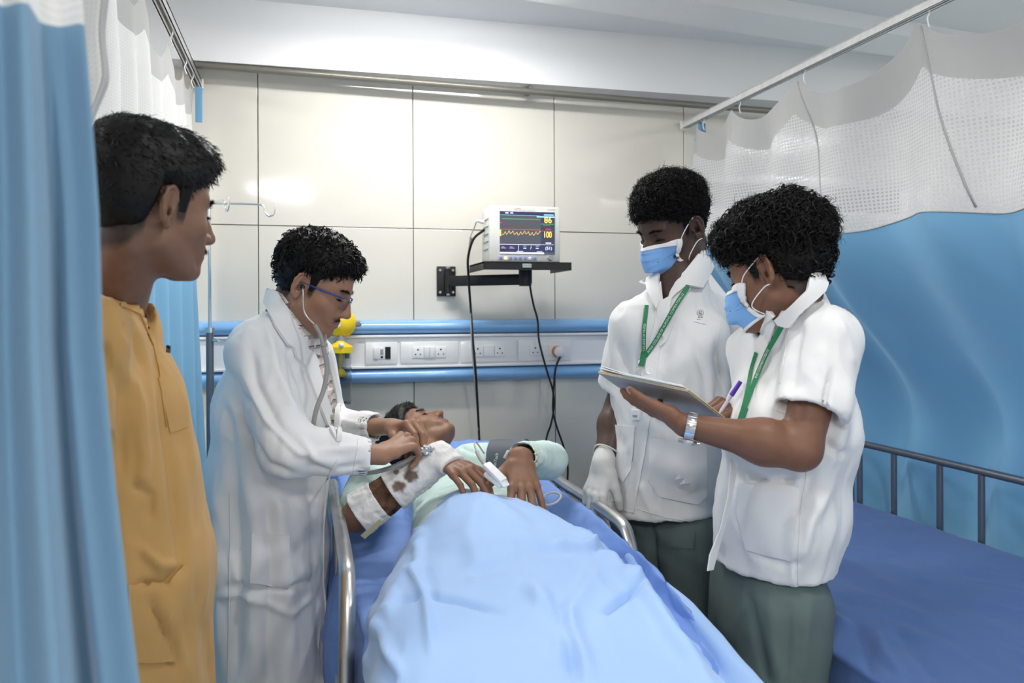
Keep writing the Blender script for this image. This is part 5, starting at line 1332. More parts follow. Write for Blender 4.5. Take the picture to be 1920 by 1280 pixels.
cr = [([(650, 905), (690, 890), (720, 900)], -.006, 7), ([(640, 940), (670, 920), (700, 925)], .006, 7), ([(1000, 830), (1030, 850), (1040, 880)], -.005, 6), ([(860, 835), (880, 845), (900, 850)], -.004, 5), ([(700, 880), (712, 900), (705, 925)], -.005, 5)]
lo, hi = bounds([s4R, e4R, s4L, e4L, w4L, Vector((.42, 1.9, .9)), Vector((.47, 2.35, .95)), nb4], .18)
mint, b4 = cloth('shirt', f_mint, lo, hi, .0048, M['mint'], t4, cr, wr=(.004, 14))
patch('shirt_collar', b4, [(806, 838), (826, 818), (844, 822), (852, 838), (835, 846), (815, 850)], M['mint'], t4, off=.006, thick=.003, res=5)
# bandages (two rolls, wrinkled, with stains)
def band(a, b, ra, rb, name, label, stains, bumps=(), seed=0, ext=None):
    a = Vector(a); b = Vector(b); ax = (b - a).normalized(); axn = nv(ax)
    def f(p):
        d = s_cap(p, a, b, ra, rb)
        for (cp_, r_) in bumps: d = smin(d, s_ell(p, cp_, r_), .012)
        q = p @ axn; d = d - .0014 * (((q * 34 + 1.1 * pnoise(p * 14 + seed)) % 1.0)) - .0052 * fbm(p * 42 + seed, 3)
        if ext is not None:
            a2_ = nv((ext - b).normalized()); d2 = s_ecap(p, b, ext, .037, .043, g4R.R @ Vector((1, 0, 0)), .030, .022) - .0020 * fbm(p * 60 + seed, 2)
            return smax(smin(smax(d, -((p - nv(a)) @ axn), .002), d2, .012), (p - nv(ext)) @ a2_, .002)
        d = smax(d, (p - nv(b)) @ axn, .002); return smax(d, -((p - nv(a)) @ axn), .002)
    lo, hi = bounds([a, b] + ([ext] if ext else []), .06); V, Q = surfnet(f, lo, hi, .0028)
    c = np.tile(nv((.80, .79, .78)), (len(V), 1)); nz = fbm(V * 60, 3)
    for (px, py, dd, rr, col) in stains:
        dist = np.linalg.norm(V - nv(P(px, py, dd)), axis=1) + nz * rr * .5; m = np.clip((rr - dist) / (rr * .35), 0, 1)[:, None] * .9; c = c * (1 - m) + nv(col) * m
    t = thing('bandage', label, 'bandage'); link('gauze_roll', np_mesh('gauze_roll', V, Q, c), M['gauze'], t); return t
eA = e4R
band(e4R.lerp(w4R, .43), w4R, .053, .041, 'bandage', 'thick white gauze bandage round the forearm and hand, torn and stained brown at one end', [(768, 890, 1.95, .026, (.10, .045, .02)), (748, 912, 1.95, .020, (.13, .06, .03)), (742, 882, 1.97, .010, (.16, .08, .04)), (812, 842, 1.99, .006, (.35, .30, .25))], [(e4R.lerp(w4R, .47), (.03, .034, .042))], 3, w4R.lerp(k4, .42))
tb = band(e4R.lerp(w4R, .03), e4R.lerp(w4R, .28), .056, .051, 'bandage', 'smooth gauze bandage round the upper arm and elbow with a grey spot', [(703, 975, 1.93, .013, (.34, .31, .27)), (735, 935, 1.95, .018, (.10, .05, .03))], (), 8)
wnd = thing('wound_dressing', 'dark brown soaked dressing at the elbow between the two bandages', 'dressing')
pa, pb = e4R.lerp(w4R, .20), e4R.lerp(w4R, .50)
def f(p): return s_cap(p, pa, pb, .050, .045) - .003 * fbm(p * 70, 3)
lo, hi = bounds([pa, pb], .06); V, Q = surfnet(f, lo, hi, .003); n_ = fbm(V * 50 + 3, 3)[:, None]
link('soaked_gauze', np_mesh('soaked_gauze', V, Q, np.clip(nv((.105, .052, .028)) * (1 + 1.3 * n_), 0.01, 1)), M['gauze'], wnd)
tstp = thing('adhesive_tape', 'short yellowish strip of tape hanging from the elbow bandage', 'tape')
tA, tB = P(676, 1003, 1.93), P(712, 972, 1.90)
MB().prism([tA, tB, tB + Vector((.008, -.002, -.008)), tA + Vector((.010, -.002, -.009))], (0, -.0015, -.0005)).build('tape_strip', mat('yellow_tape', (.62, .58, .38), .6), tstp)
# pressure cuff
tc = thing('pressure_cuff', 'dark grey blood pressure cuff with white lettering on the mint sleeve', 'cuff')
c0, c1_ = P(915, 862, 2.23), P(985, 858, 2.20)
axn = nv((c1_ - c0).normalized())
def f(p):
    d = np.abs(s_cap(p, s4L, e4L, .062, .057)) - .003; d = smax(d, -((p - nv(c0)) @ axn), .002); d = smax(d, (p - nv(c1_)) @ axn, .002); return d
lo, hi = bounds([c0, c1_], .08); V, Q = surfnet(f, lo, hi, .0032); bcf = bvh_of(V, Q); link('cuff_band', np_mesh('cuff_band', V, Q), M['cuff'], tc)
pth = [onto(bcf, x, y, .0) for x, y in ((926, 879), (928, 869), (930, 859), (932, 849), (934, 838))]
pth = [q_ for q_ in pth if q_]
if len(pth) > 2:
    r_ = ray(938, 860).normalized(); text_on(pth, [(-r_ + Vector((0, 0, .3))).normalized()] * len(pth), 'SunTech', .0128, M['letter'], tc, .003)
    pk = pth[0]; MB().sph(P(934, 866, 2.12), .0001, 6)
# wrist band
tw = thing('wristband', 'pale yellow patient identity band round the wrist over the mint cuff', 'wristband')
aw = (w4L - e4L).normalized(); cwb = w4L + (e4L - w4L) * .12; q_ = aw.to_track_quat('Z', 'Y').to_matrix(); yb = mat('pale_yellow_band', (.72, .70, .50), .5)
rg = [cwb + q_ @ Vector((math.cos(a) * .041, math.sin(a) * .036, .004 * math.sin(a * 2))) for a in np.linspace(0, 2 * math.pi, 36)]
MB().tube(rg, .0030, 6).build('band', yb, tw, smooth=True)
MB().box(P(951, 852, 2.02), (.014, .004, .022), rot=(.4, .3, .5), bev=.001).build('label_tab', M['maskwhite'], tw)
# pulse oximeter on the finger
tip = g4R.caps[0]; a_, b_ = g4R.wp(tip[0]), g4R.wp(g4R.caps[2][1]); 
to = thing('pulse_oximeter', 'white finger clip sensor with a ribbed cable on the index finger of the bandaged hand', 'sensor')
oa, ob = P(908, 876, 1.955), P(944, 908, 1.915); od = (ob - oa).normalized(); on_ = (Vector((.1, -.5, .85)) - od * Vector((.1, -.5, .85)).dot(od)).normalized(); os_ = od.cross(on_)
Mo = Matrix((os_, od, on_)).transposed(); oc = oa.lerp(ob, .5)
MB().box(oc + on_ * .010, (.024, .066, .013), rot=Mo @ Matrix.Rotation(math.radians(-4), 3, 'X'), bev=.004).build('upper_shell', M['white_plastic'], to)
MB().box(oc - on_ * .006 + od * .006, (.025, .060, .012), rot=Mo @ Matrix.Rotation(math.radians(5), 3, 'X'), bev=.004).build('lower_shell', M['socket'], to)
MB().box(ob + on_ * .004 + od * .002, (.020, .018, .007), rot=Mo @ Matrix.Rotation(math.radians(-14), 3, 'X'), bev=.002).build('finger_lever', M['white_plastic'], to)
cab = spline([oa + on_ * .008, P(898, 855, 1.97), P(890, 835, 2.0), P(893, 829, 2.02), P(908, 850, 2.03)], 8)
MB().tube(cab, [.0052 if i < 12 and i % 2 else (.0042 if i < 12 else .0022) for i in range(len(cab))], 8).build('cable', M['greycable'], to, smooth=True)
# ================================================================= stretcher, sheet and drape
ts = thing('stretcher', 'hospital stretcher with curved steel side rails under the patient', 'stretcher')
RZ = .95; RXL, RXR = .079, .728
for X, y0, y1 in ((RXL, 1.545, 2.50), (RXR, 1.70, 2.62)):
    pts = [(X, y1, .62), (X, y1, RZ - .12), (X, y1 - .03, RZ - .04), (X, y1 - .11, RZ), (X, (y0 + y1) / 2, RZ), (X, y0 + .12, RZ - .0), (X, y0 + .04, RZ - .03), (X - (.004 if X < .3 else 0), y0, RZ - .12), (X - .006, y0 - .004, .75), (X - .008, y0 - .005, .50)]
    MB().tube(spline(pts, 7), .0155, 16).build('side_rail', M['steel'], ts, smooth=True)
    for yy in (y0 + .28, (y0 + y1) / 2 + .1, y1 - .2): MB().cyl((X, yy, RZ - .01), (X, yy, .62), .008, seg=12).build('rail_post', M['steel'], ts)
    MB().box((X, (y0 + y1) / 2, .62), (.03, y1 - y0, .035), bev=.004).build('rail_bar', M['steel'], ts)
MB().box((.40, 1.70, .64), (.60, 1.95, .04), bev=.008).build('bed_frame', M['cream_metal'], ts)
MB().box((.40, 1.68, .25), (.40, 1.3, .05), bev=.008).build('lower_frame', M['cream_metal'], ts)
for x, y in ((.17, .95), (.63, .95), (.17, 2.45), (.63, 2.45)):
    MB().cyl((x, y, .64), (x, y, .15), .02, seg=14).build('leg', M['cream_metal'], ts)
    cs = MB().cyl((x - .014, y, .062), (x + .014, y, .062), .06, seg=24).build('caster_wheel', M['rubber'], ts)
    MB().box((x, y, .12), (.05, .05, .06), bev=.004).build('caster_fork', M['steel'], cs)
def f(p):
    q = np.abs(p - nv((.40, 1.50, .74))) - nv((.285, .75, .05)); a = np.linalg.norm(np.maximum(q, 0), axis=1) + np.minimum(q.max(1), 0) - .025
    b = s_ecap(p, Vector((.40, 2.1, .76)), Vector((.42, 2.72, .93)), .30, .29, (1, 0, 0), .055, .05)
    return smin(a, b, .04)
tm = thing('mattress', 'thin mattress of the stretcher with a raised head end', 'mattress')
V, Q = surfnet(f, (.0, .6, .6), (.85, 2.85, 1.08), .012); link('mattress_body', np_mesh('mattress_body', V, Q), mat('blue_vinyl', (.07, .11, .26), .5), tm)
# sheet over the mattress: wavy skirt hanging on both sides
def sheet_grid(name, prof, ys, n, m, label, cat, creases=(), wr=(.004, 10), noise_side=.0, seed=0, k=1.0, thick=.0015):
    "prof(y) -> list of (x,z) control points across; surface through them"
    rows = []
    for y in ys:
        c = prof(y); pts = spline([Vector((x, z, 0)) for x, z in c], 12); L = [0]
        for a, b in zip(pts, pts[1:]): L.append(L[-1] + (b - a).length)
        u = np.linspace(0, L[-1], n); rows.append(np.stack([np.interp(u, L, [q.x for q in pts]), np.full(n, y), np.interp(u, L, [q.y for q in pts])], 1))
    V = np.concatenate(rows).astype(np.float32); ny = len(ys); idx = np.arange(ny * n).reshape(ny, n)
    Q = np.stack([idx[:-1, :-1], idx[:-1, 1:], idx[1:, 1:], idx[1:, :-1]], -1).reshape(-1, 4)
    N = vnormals(V, Q); s_ = 1 if N[len(N) // 2, 2] > 0 else -1
    if s_ < 0: Q = Q[:, ::-1].copy(); N = -N
    q = V * nv((wr[1], wr[1] * .6, wr[1])); q = q + .7 * np.stack([pnoise(q * .6 + 5 + seed), pnoise(q * .6 + 25), pnoise(q * .6 + 45)], 1)
    r = 1 - np.abs(fbm(q, 3)) * 2.2; V = (V + N * (wr[0] * (r - .6))[:, None]).astype(np.float32)
    if noise_side:
        steep = np.clip(1 - np.abs(N[:, 2]) * 1.2, 0, 1); V[:, 0] += noise_side * steep * np.sign(N[:, 0]) * (pnoise(np.stack([V[:, 1] * 9 + seed, V[:, 2] * 1.5, V[:, 0] * 0], 1)) * 1.6)
    V = folds(V, Q, creases, k)
    o = link(name, np_mesh(name, V, Q), m); o['label'] = label; o['category'] = cat
    sm = o.modifiers.new('thickness', 'SOLIDIFY'); sm.thickness = thick; sm.offset = -1
    return o, bvh_of(V, Q), V, Q
def lerp_prof(keys):
    ks = sorted(keys)
    def f(y):
        if y <= ks[0]: return keys[ks[0]]
        if y >= ks[-1]: return keys[ks[-1]]
        for a, b in zip(ks, ks[1:]):
            if a <= y <= b:
                t = (y - a) / (b - a); t = t * t * (3 - 2 * t) * .5 + t * .5
                return [(p[0] * (1 - t) + q_[0] * t, p[1] * (1 - t) + q_[1] * t) for p, q_ in zip(keys[a], keys[b])]
    return f
sp = lerp_prof({.72: [(.085, .55), (.085, .70), (.10, .80), (.14, .823), (.40, .824), (.66, .823), (.705, .80), (.715, .70), (.715, .55)],
                1.60: [(.115, .52), (.112, .68), (.110, .80), (.15, .825), (.40, .826), (.62, .83), (.690, .875), (.700, .93), (.697, .88)],
                1.95: [(.050, .52), (.048, .68), (.095, .80), (.15, .826), (.40, .828), (.60, .85), (.655, .90), (.700, .945), (.697, .90)],
                2.30: [(.052, .54), (.052, .70), (.095, .83), (.15, .868), (.40, .880), (.60, .90), (.660, .925), (.700, .945), (.697, .90)],
                2.74: [(.060, .60), (.060, .80), (.090, .96), (.14, 1.00), (.42, 1.005), (.66, 1.00), (.705, .99), (.718, .90), (.718, .75)]})
sheet_grid('bed_sheet', sp, np.linspace(.72, 2.74, 190), 150, M['sheet'], 'darker blue sheet over the stretcher mattress, bunched against the right rail', 'sheet', wr=(.006, 13), noise_side=.010, seed=3,
    creases=[([(1050, 925), (1080, 950), (1090, 985)], .012, 7), ([(1080, 930), (1120, 960), (1130, 1000)], -.012, 7), ([(1110, 940), (1150, 975), (1180, 1010)], .010, 7), ([(660, 1020), (700, 1012)], .006, 5)])
# light drape over the patient
dp = lerp_prof({.70: [(.00, .46), (.03, .64), (.065, .79), (.115, .875), (.24, .900), (.44, .895), (.60, .875), (.655, .80), (.715, .82), (.728, .76), (.735, .62)],
                1.12: [(.010, .47), (.035, .64), (.070, .79), (.125, .895), (.25, .925), (.44, .920), (.600, .900), (.650, .835), (.705, .850), (.733, .80), (.738, .62)],
                1.42: [(.060, .48), (.080, .66), (.098, .80), (.135, .915), (.26, .955), (.44, .960), (.622, .935), (.665, .865), (.705, .885), (.738, .86), (.742, .68)],
                1.66: [(.112, .52), (.110, .68), (.116, .80), (.175, .905), (.30, .985), (.44, .995), (.590, .965), (.655, .875), (.690, .905), (.722, .905), (.736, .86)],
                1.86: [(.150, .823), (.165, .824), (.185, .84), (.225, .91), (.33, 1.005), (.44, 1.012), (.560, .975), (.610, .890), (.650, .885), (.680, .90), (.700, .90)],
                1.97: [(.200, .83), (.215, .835), (.235, .86), (.270, .93), (.345, 1.000), (.44, .995), (.530, .960), (.580, .890), (.610, .875), (.640, .875), (.665, .875)]})
drape_cr = [([(905, 912), (880, 1000), (900, 1060), (1000, 1050)], .004, 20), ([(1060, 935), (1115, 1025), (1200, 1098), (1255, 1190), (1335, 1280)], .012, 13), ([(1040, 1015), (1090, 1030), (1118, 1028)], .009, 8),
            ([(1110, 1030), (1160, 1040), (1180, 1080)], -.009, 9), ([(1160, 1080), (1200, 1098)], .008, 8), ([(1205, 1098), (1165, 1125), (1130, 1150)], -.007, 7), ([(980, 1090), (1060, 1160), (1110, 1280)], .007, 16),
            ([(1035, 1105), (1060, 1180), (1080, 1280)], -.008, 12), ([(720, 1140), (760, 1125), (800, 1118), (860, 1128), (940, 1150)], -.007, 8, 1), ([(790, 1010), (780, 1080), (800, 1130), (810, 1230)], .007, 9),
            ([(715, 1160), (740, 1100), (780, 1060)], .010, 14), ([(735, 1000), (722, 1040), (720, 1085)], -.014, 12), ([(750, 985), (790, 1000), (770, 1040)], .010, 12), ([(690, 1120), (705, 1190), (745, 1270)], .012, 14),
            ([(655, 1120), (690, 1080), (720, 1020)], -.014, 12), ([(660, 1100), (672, 1180), (690, 1260)], .010, 9), ([(700, 1180), (720, 1240), (740, 1280)], -.012, 10), ([(880, 1080), (940, 1060), (1000, 1035)], -.004, 14),
            ([(1230, 1080), (1290, 1170), (1360, 1280)], -.008, 12), ([(1150, 985), (1180, 1030), (1240, 1090)], .008, 10), ([(1190, 1030), (1230, 1100), (1300, 1200)], -.008, 9), ([(845, 930), (880, 915), (940, 950), (1000, 990)], .005, 10),
            ([(960, 1010), (1010, 1030), (1090, 1030)], -.004, 10), ([(760, 960), (730, 1000), (700, 1060)], -.008, 14), ([(870, 1090), (985, 1092)], .004, 10), ([(1130, 1060), (1080, 1130), (1040, 1250)], .005, 16)]
drape, bd, dV, dQ = sheet_grid('drape', dp, np.linspace(.70, 1.97, 260), 240, M['drape'], 'light blue surgical drape spread over the body of the patient', 'drape', drape_cr, wr=(.006, 5), noise_side=.010, seed=9, k=1.9)
# curled grey sensor lead by the fingers
tq = thing('sensor_lead', 'grey looped lead lying beside the fingertips near the right rail', 'cable')
MB().tube(spline([P(1010, 930, 1.97), P(1022, 946, 1.95), P(1042, 942, 1.97), P(1052, 930, 1.99), P(1040, 923, 2.0), P(1022, 928, 1.98), P(1010, 945, 1.95), P(1000, 955, 1.95)], 8), .0028, 8).build('lead', M['greycable'], tq, smooth=True)
MB().cyl(P(1006, 905, 2.02), P(1010, 935, 1.97), .004, seg=10).build('plug', M['rubber'], tq)
# ================================================================= patient monitor on its wall arm
def scr_mat(name, col, e): return mat(name, (0, 0, 0), .3, emit=col, est=e)
S_bg, S_navy, S_y, S_r, S_g, S_w, S_lb, S_pk = (scr_mat('screen_graph', (.055, .06, .075), 1), scr_mat('screen_band', (.02, .025, .07), 1), scr_mat('screen_yellow', (1, .68, .12), 1), scr_mat('screen_red', (.8, .05, .06), .9),
    scr_mat('screen_green', (.12, .6, .15), .8), scr_mat('screen_white', (.8, .85, 1), 1), scr_mat('screen_light_blue', (.25, .55, .95), 1), scr_mat('screen_pink', (.8, .45, .5), .8))
ta = thing('monitor_arm', 'black wall bracket with a swivel arm and tray carrying the patient monitor', 'bracket')
SX0, SX1, SY0, SY1 = .638, .978, 2.88, 3.14; SZ = 1.636
b = MB(); b.box(((SX0 + SX1) / 2, (SY0 + SY1) / 2, SZ - .003), (SX1 - SX0, SY1 - SY0, .005))
b.box(((SX0 + SX1) / 2, SY0 + .002, SZ - .014), (SX1 - SX0, .004, .030)); b.box((SX0 + .002, (SY0 + SY1) / 2, SZ - .014), (.004, SY1 - SY0, .03)); b.box((SX1 - .002, (SY0 + SY1) / 2, SZ - .014), (.004, SY1 - SY0, .03))
b.build('tray', M['black'], ta)
ac = PY(985, 520, 3.00); bx = PY(840, 527, WY - .03)
MB().cyl((ac.x, 3.0, SZ - .006), (ac.x, 3.0, SZ - .075), .026, seg=24).cyl((ac.x, 3.0, SZ - .035), (ac.x, 3.0, SZ - .085), .024, seg=24).build('swivel', M['black'], ta)
e_ = Vector((ac.x, 3.0, bx.z + .0)); s_ = Vector((bx.x + .012, WY - .045, bx.z)); dv = (e_ - s_); q = dv.to_track_quat('X', 'Z').to_matrix()
MB().box(s_.lerp(e_, .5), (dv.length + .02, .022, .042), rot=q, bev=.003).build('arm', M['black'], ta)
pz0, pz1 = PY(838, 555, WY - .02).z, PY(838, 499, WY - .02).z; px0, px1 = PY(820, 527, WY - .02).x, PY(855, 527, WY - .02).x
pl = MB().box(((px0 + px1) / 2, WY - .008, (pz0 + pz1) / 2), (px1 - px0, .012, pz1 - pz0), bev=.002).build('wall_plate', M['black'], ta)
for x in (px0 + .012, px1 - .012):
    for z in (pz0 + .016, pz1 - .016): MB().cyl((x, WY - .013, z), (x, WY - .020, z), .0065, .005, 12).build('bolt', M['steel'], pl)
MB().cyl((bx.x, WY - .032, pz0 + .01), (bx.x, WY - .032, pz1 - .01), .013, seg=16).build('hinge', M['black'], ta)
MB().cyl((bx.x, WY - .032, pz1 - .012), (bx.x, WY - .032, pz1 - .002), .008, seg=12).cyl((bx.x, WY - .032, pz0 + .002), (bx.x, WY - .032, pz0 + .012), .008, seg=12).build('hinge_pin', M['steel'], ta)
lp = PY(988, 498, SY0)
lbm = mat('pale_green_label', (.50, .62, .56), .6)
lb_ = MB().box((lp.x, SY0 - .001, SZ - .013), (.034, .0015, .014)).build('label', lbm, ta)
def text_flat(txt, size, loc, m, parent, name='lettering', xdir=(1, 0, 0), up=(0, 0, 1), sx=1.0, align='CENTER', bold=0):
    cu = bpy.data.curves.new('txt', 'FONT'); cu.body = txt; cu.size = size; cu.align_x = align; cu.align_y = 'CENTER'; cu.offset = bold; o = bpy.data.objects.new('txt', cu)
    C.objects.link(o); dg = bpy.context.evaluated_depsgraph_get(); me = bpy.data.meshes.new_from_object(o.evaluated_get(dg)); bpy.data.objects.remove(o)
    X, U = Vector(xdir), Vector(up)
    for v in me.vertices: v.co = Vector(loc) + X * v.co.x * sx + U * v.co.y
    return link(name, me, m, parent, smooth=False)
text_flat('MW-704', .008, (lp.x, SY0 - .0022, SZ - .013), M['ink'], lb_)
tm_ = thing('patient_monitor', 'white patient monitor showing 86 and 100 on its lit screen, on the black wall tray', 'monitor')
MX0, MX1, MY0, MY1, MZ0, MZ1 = .664, .938, 2.900, 3.03, SZ + .001, 1.846
M['monbody'] = mat('monitor_plastic', (.74, .74, .69), .42)
MB().box(((MX0 + MX1) / 2, (MY0 + MY1) / 2 + .01, (MZ0 + MZ1) / 2), (MX1 - MX0 - .004, MY1 - MY0, MZ1 - MZ0 - .002), bev=.008).build('housing', M['monbody'], tm_)
MB().box(((MX0 + MX1) / 2, MY0 + .004, (MZ0 + MZ1) / 2), (MX1 - MX0, .022, MZ1 - MZ0), bev=.006).build('bezel', M['monbody'], tm_)
for k in range(5): MB().box((MX0 + .0, MY0 + .06, MZ0 + .05 + .028 * k), (.003, .08, .002)).build('side_groove', M['grey_plastic'], tm_)
FYm = MY0 - .0075
sx0, sx1, sz0, sz1 = PY(937, 440, FYm).x, PY(1040, 440, FYm).x, PY(990, 477, FYm).z, PY(990, 397, FYm).z
def SU(u, v, o=0): return Vector((sx0 + (sx1 - sx0) * u, FYm - .0012 - o, sz1 - (sz1 - sz0) * v))
sc_ = MB().box(((sx0 + sx1) / 2, FYm, (sz0 + sz1) / 2), (sx1 - sx0, .002, sz1 - sz0)).build('screen', S_bg, tm_)
def rect(u0, v0, u1, v1, m, o=.0002, nm='screen_mark'):
    a, b2_, c_, d_ = SU(u0, v0, o), SU(u1, v0, o), SU(u1, v1, o), SU(u0, v1, o); MB().prism([a, b2_, c_, d_], (0, -.0002, 0)).build(nm, m, sc_)
rect(0, 0, 1, .10, S_navy); rect(0, .775, 1, .945, S_navy); rect(.745, .1, 1, .775, scr_mat('screen_side', (.03, .033, .06), 1))
rect(.1, .025, .155, .05, S_w, .0005); rect(.19, .025, .24, .05, S_w, .0005); rect(.0, .085, .72, .092, S_lb, .0005); rect(.67, .095, 1, .125, S_lb, .0005); rect(.8, .05, .98, .075, S_lb, .0005)
rect(.03, .172, .735, .180, S_g, .0005); rect(.03, .415, .735, .424, S_r, .0005); rect(.0, .765, .74, .775, S_w, .0005); rect(0, .952, .8, .985, S_w, .0005)
rect(.0, .43, .022, .58, S_y, .0005); rect(0, .26, .03, .275, S_r, .0005); rect(.745, .275, .98, .283, S_g, .0005); rect(.78, .31, .92, .318, S_r, .0005); rect(.83, .39, .93, .405, S_r, .0005); rect(.745, .44, .97, .448, S_r, .0005)
rect(.83, .715, .93, .735, S_w, .0005); rect(.745, .76, .98, .766, S_w, .0005); rect(.33, .78, .335, .93, S_w, .0005)
rect(.03, .825, .08, .835, S_pk, .0005); rect(.02, .85, .11, .862, S_pk, .0005); rect(.18, .825, .23, .835, S_pk, .0005); rect(.17, .85, .26, .862, S_pk, .0005)
rect(.42, .80, .48, .81, S_lb, .0005); rect(.425, .845, .475, .862, S_w, .0005); rect(.65, .80, .71, .81, S_lb, .0005); rect(.65, .845, .70, .862, S_w, .0005); rect(.3, .925, .42, .935, S_w, .0005); rect(.67, .925, .77, .935, S_w, .0005)
wv = [SU(.04 + .695 * k / 80, .505 + .035 * math.sin(k * .78) + .018 * math.sin(k * .21 + 1) + .012 * math.sin(k * 1.56 + .5), .0008) for k in range(81)]
MB().tube(wv, .00055, 4).build('trace', S_y, sc_)
W_, H_ = sx1 - sx0, sz1 - sz0
text_flat('86', .155 * H_ * 1.25, SU(.875, .19, .0009), S_y, sc_, bold=.0003); text_flat('100', .165 * H_ * 1.2, SU(.865, .535, .0009), S_y, sc_, sx=.72, bold=.0003)
text_flat('(51)', .085 * H_ * 1.2, SU(.885, .85, .0009), S_w, sc_); text_flat('/', .09 * H_ * 1.2, SU(.56, .845, .0009), S_w, sc_)
bz = (MZ1 + sz1) / 2
text_flat('SKANRAY', .0072, (MX1 - .034, FYm + .0005, bz - .001), M['ink'], tm_)
MB().box(((MX0 + MX1) / 2 + .012, FYm + .0008, MZ1 - .010), (.052, .002, .014)).build('sticker', M['paper'], tm_)
MB().box(((MX0 + MX1) / 2 - .030, FYm + .0008, MZ1 - .010), (.034, .002, .013)).build('sticker', M['paper'], tm_)
redm = mat('red_ink', (.55, .03, .03), .6)
text_flat('Lmrs', .012, ((MX0 + MX1) / 2 - .030, FYm - .0006, MZ1 - .010), redm, tm_)
rz = MZ0 + .014
MB().box(((MX0 + MX1) / 2 - .030, FYm + .0005, rz), (.150, .003, .018), bev=.001).build('button_strip', mat('grey_strip', (.42, .44, .50), .4), tm_)
btm = mat('button_blue', (.22, .26, .48), .4)
for k, xx in enumerate(np.linspace(-.095, .035, 8)):
    MB().box(((MX0 + MX1) / 2 + xx, FYm - .0015, rz), (.0105, .002, .010), bev=.0008).build('button', scr_mat('indicator_amber', (1, .55, .15), 2) if k == 1 else btm if k != 6 else M['maskwhite'], tm_)
MB().cyl((MX1 - .040, FYm, rz + .003), (MX1 - .040, FYm - .012, rz + .003), .011, .0095, 24).build('knob', M['grey_plastic'], tm_)
# cables
def cable(name, label, pts, r, m, extra=None):
    t = thing('cable', label, 'cable'); MB().tube(spline(pts, 7), r, 8).build('cable_run', m, t, smooth=True)
    if extra: extra(t)
    return t
def Yp(px, py, Y=3.15): return PY(px, py, Y)
cable('cable', 'grey sensor cable hanging in front of the head panel beside the thick black cable', [Vector((MX0 - .002, 2.97, 1.79)), Vector((MX0 - .03, 2.965, 1.795)), Yp(890, 425, 3.0), Yp(881, 450, 3.02), Yp(878, 500, 3.05), Yp(882, 560), Yp(884, 640, 3.12), Yp(889, 700, 3.12), Yp(894, 760), Yp(900, 850), Yp(905, 900, 2.95)], .0022, M['greycable'],
      lambda t: (MB().cyl((MX0 - .006, 2.968, 1.791), (MX0 - .034, 2.965, 1.796), .008, .006, 12).build('connector', M['white_plastic'], t), MB().cyl(Yp(883, 445, 3.02), Yp(881, 462, 3.03), .006, .004, 10).build('strain_relief', M['grey_plastic'], t)))
cable('cable', 'thick black cable arching from the left side of the monitor down behind the patient', [Vector((MX0 - .001, 2.99, 1.765)), Yp(905, 433, 2.99), Yp(888, 448, 3.0), Yp(878, 480, 3.03), Yp(878, 512, 3.06), Yp(882, 570), Yp(887, 640, 3.12), Yp(892, 700, 3.12), Yp(896, 770), Yp(899, 830), Yp(902, 900, 2.95)], .0048, M['rubber'])
cable('cable', 'black power cable dropping from the monitor tray past the sockets', [Vector((.87, 3.08, SZ - .008)), Yp(993, 530, 3.08), Yp(1000, 570, 3.12), Yp(1008, 600), Yp(1011, 640, 3.14), Yp(1024, 690, 3.13), Yp(1036, 730, 3.13), Yp(1039, 760), Yp(1033, 795), Yp(1024, 825), Yp(1018, 900, 3.0), Yp(1016, 1000, 2.9)], .0042, M['rubber'])
cable('cable', 'black cable hanging from the round plug and curling down by the wall', [Vector((pz.x, FY - .045, pz.z - .021)), Yp(1042, 690, 3.15), Yp(1038, 730, 3.15), Yp(1037, 770), Yp(1044, 800), Yp(1056, 835), Yp(1064, 870), Yp(1064, 900), Yp(1060, 960)], .0042, M['rubber'])
# ================================================================= suction regulator and jar on the head panel
tu = thing('suction_unit', 'yellow suction regulator with a clear collection jar on the head panel', 'suction unit')
uy = 3.145; g = PY(636, 607, uy); ux = g.x
MB().sph((ux + .010, uy + .02, g.z + .002), .056, 28, sc=(1, .75, 1)).build('regulator_body', M['yellow'], tu, smooth=True)
MB().cyl((ux - .012, uy - .015, g.z), (ux - .012, uy - .026, g.z), .016, seg=24).build('gauge', M['socket'], tu)
MB().cyl((ux - .012, uy - .0262, g.z), (ux - .012, uy - .0275, g.z), .0125, seg=24).build('gauge_face', M['paper'], tu)
MB().cyl((ux + .055, uy + .02, g.z), (ux + .085, uy + .02, g.z), .009, seg=14).cyl((ux + .062, uy + .02, g.z), (ux + .080, uy + .02, g.z), .012, seg=6).build('outlet', M['darksteel'], tu)
zz = lambda y: PY(638, y, uy).z
MB().cyl((ux + .006, uy + .0, zz(632)), (ux + .006, uy, zz(647)), .013, seg=6).cyl((ux + .006, uy, zz(628)), (ux + .006, uy, zz(650)), .009, seg=14).build('coupling', M['grey_plastic'], tu)
z0, z1 = zz(661), zz(644)
MB().lathe((ux + .004, uy, 0), [(.0001, z1 + .012), (.012, z1 + .011), (.022, z1 + .003), (.044, z1 - .008), (.0475, z1 - .012), (.0475, z0), (.043, z0 - .001), (.0001, z0 - .001)], 36).build('lid', M['yellow'], tu)
MB().sph((ux + .006, uy - .044, z1 - .004), .0105, 16).build('lid_knob', M['socket'], tu, smooth=True)
zb = zz(757)
MB().lathe((ux + .004, uy, 0), [(.0425, z0), (.0425, z0 - .01), (.041, zb + .01), (.037, zb), (.0001, zb), (.0001, zb + .003), (.035, zb + .003), (.039, zb + .012), (.0405, z0 - .01), (.0405, z0)], 36).build('jar', M['glass'], tu, smooth=True)
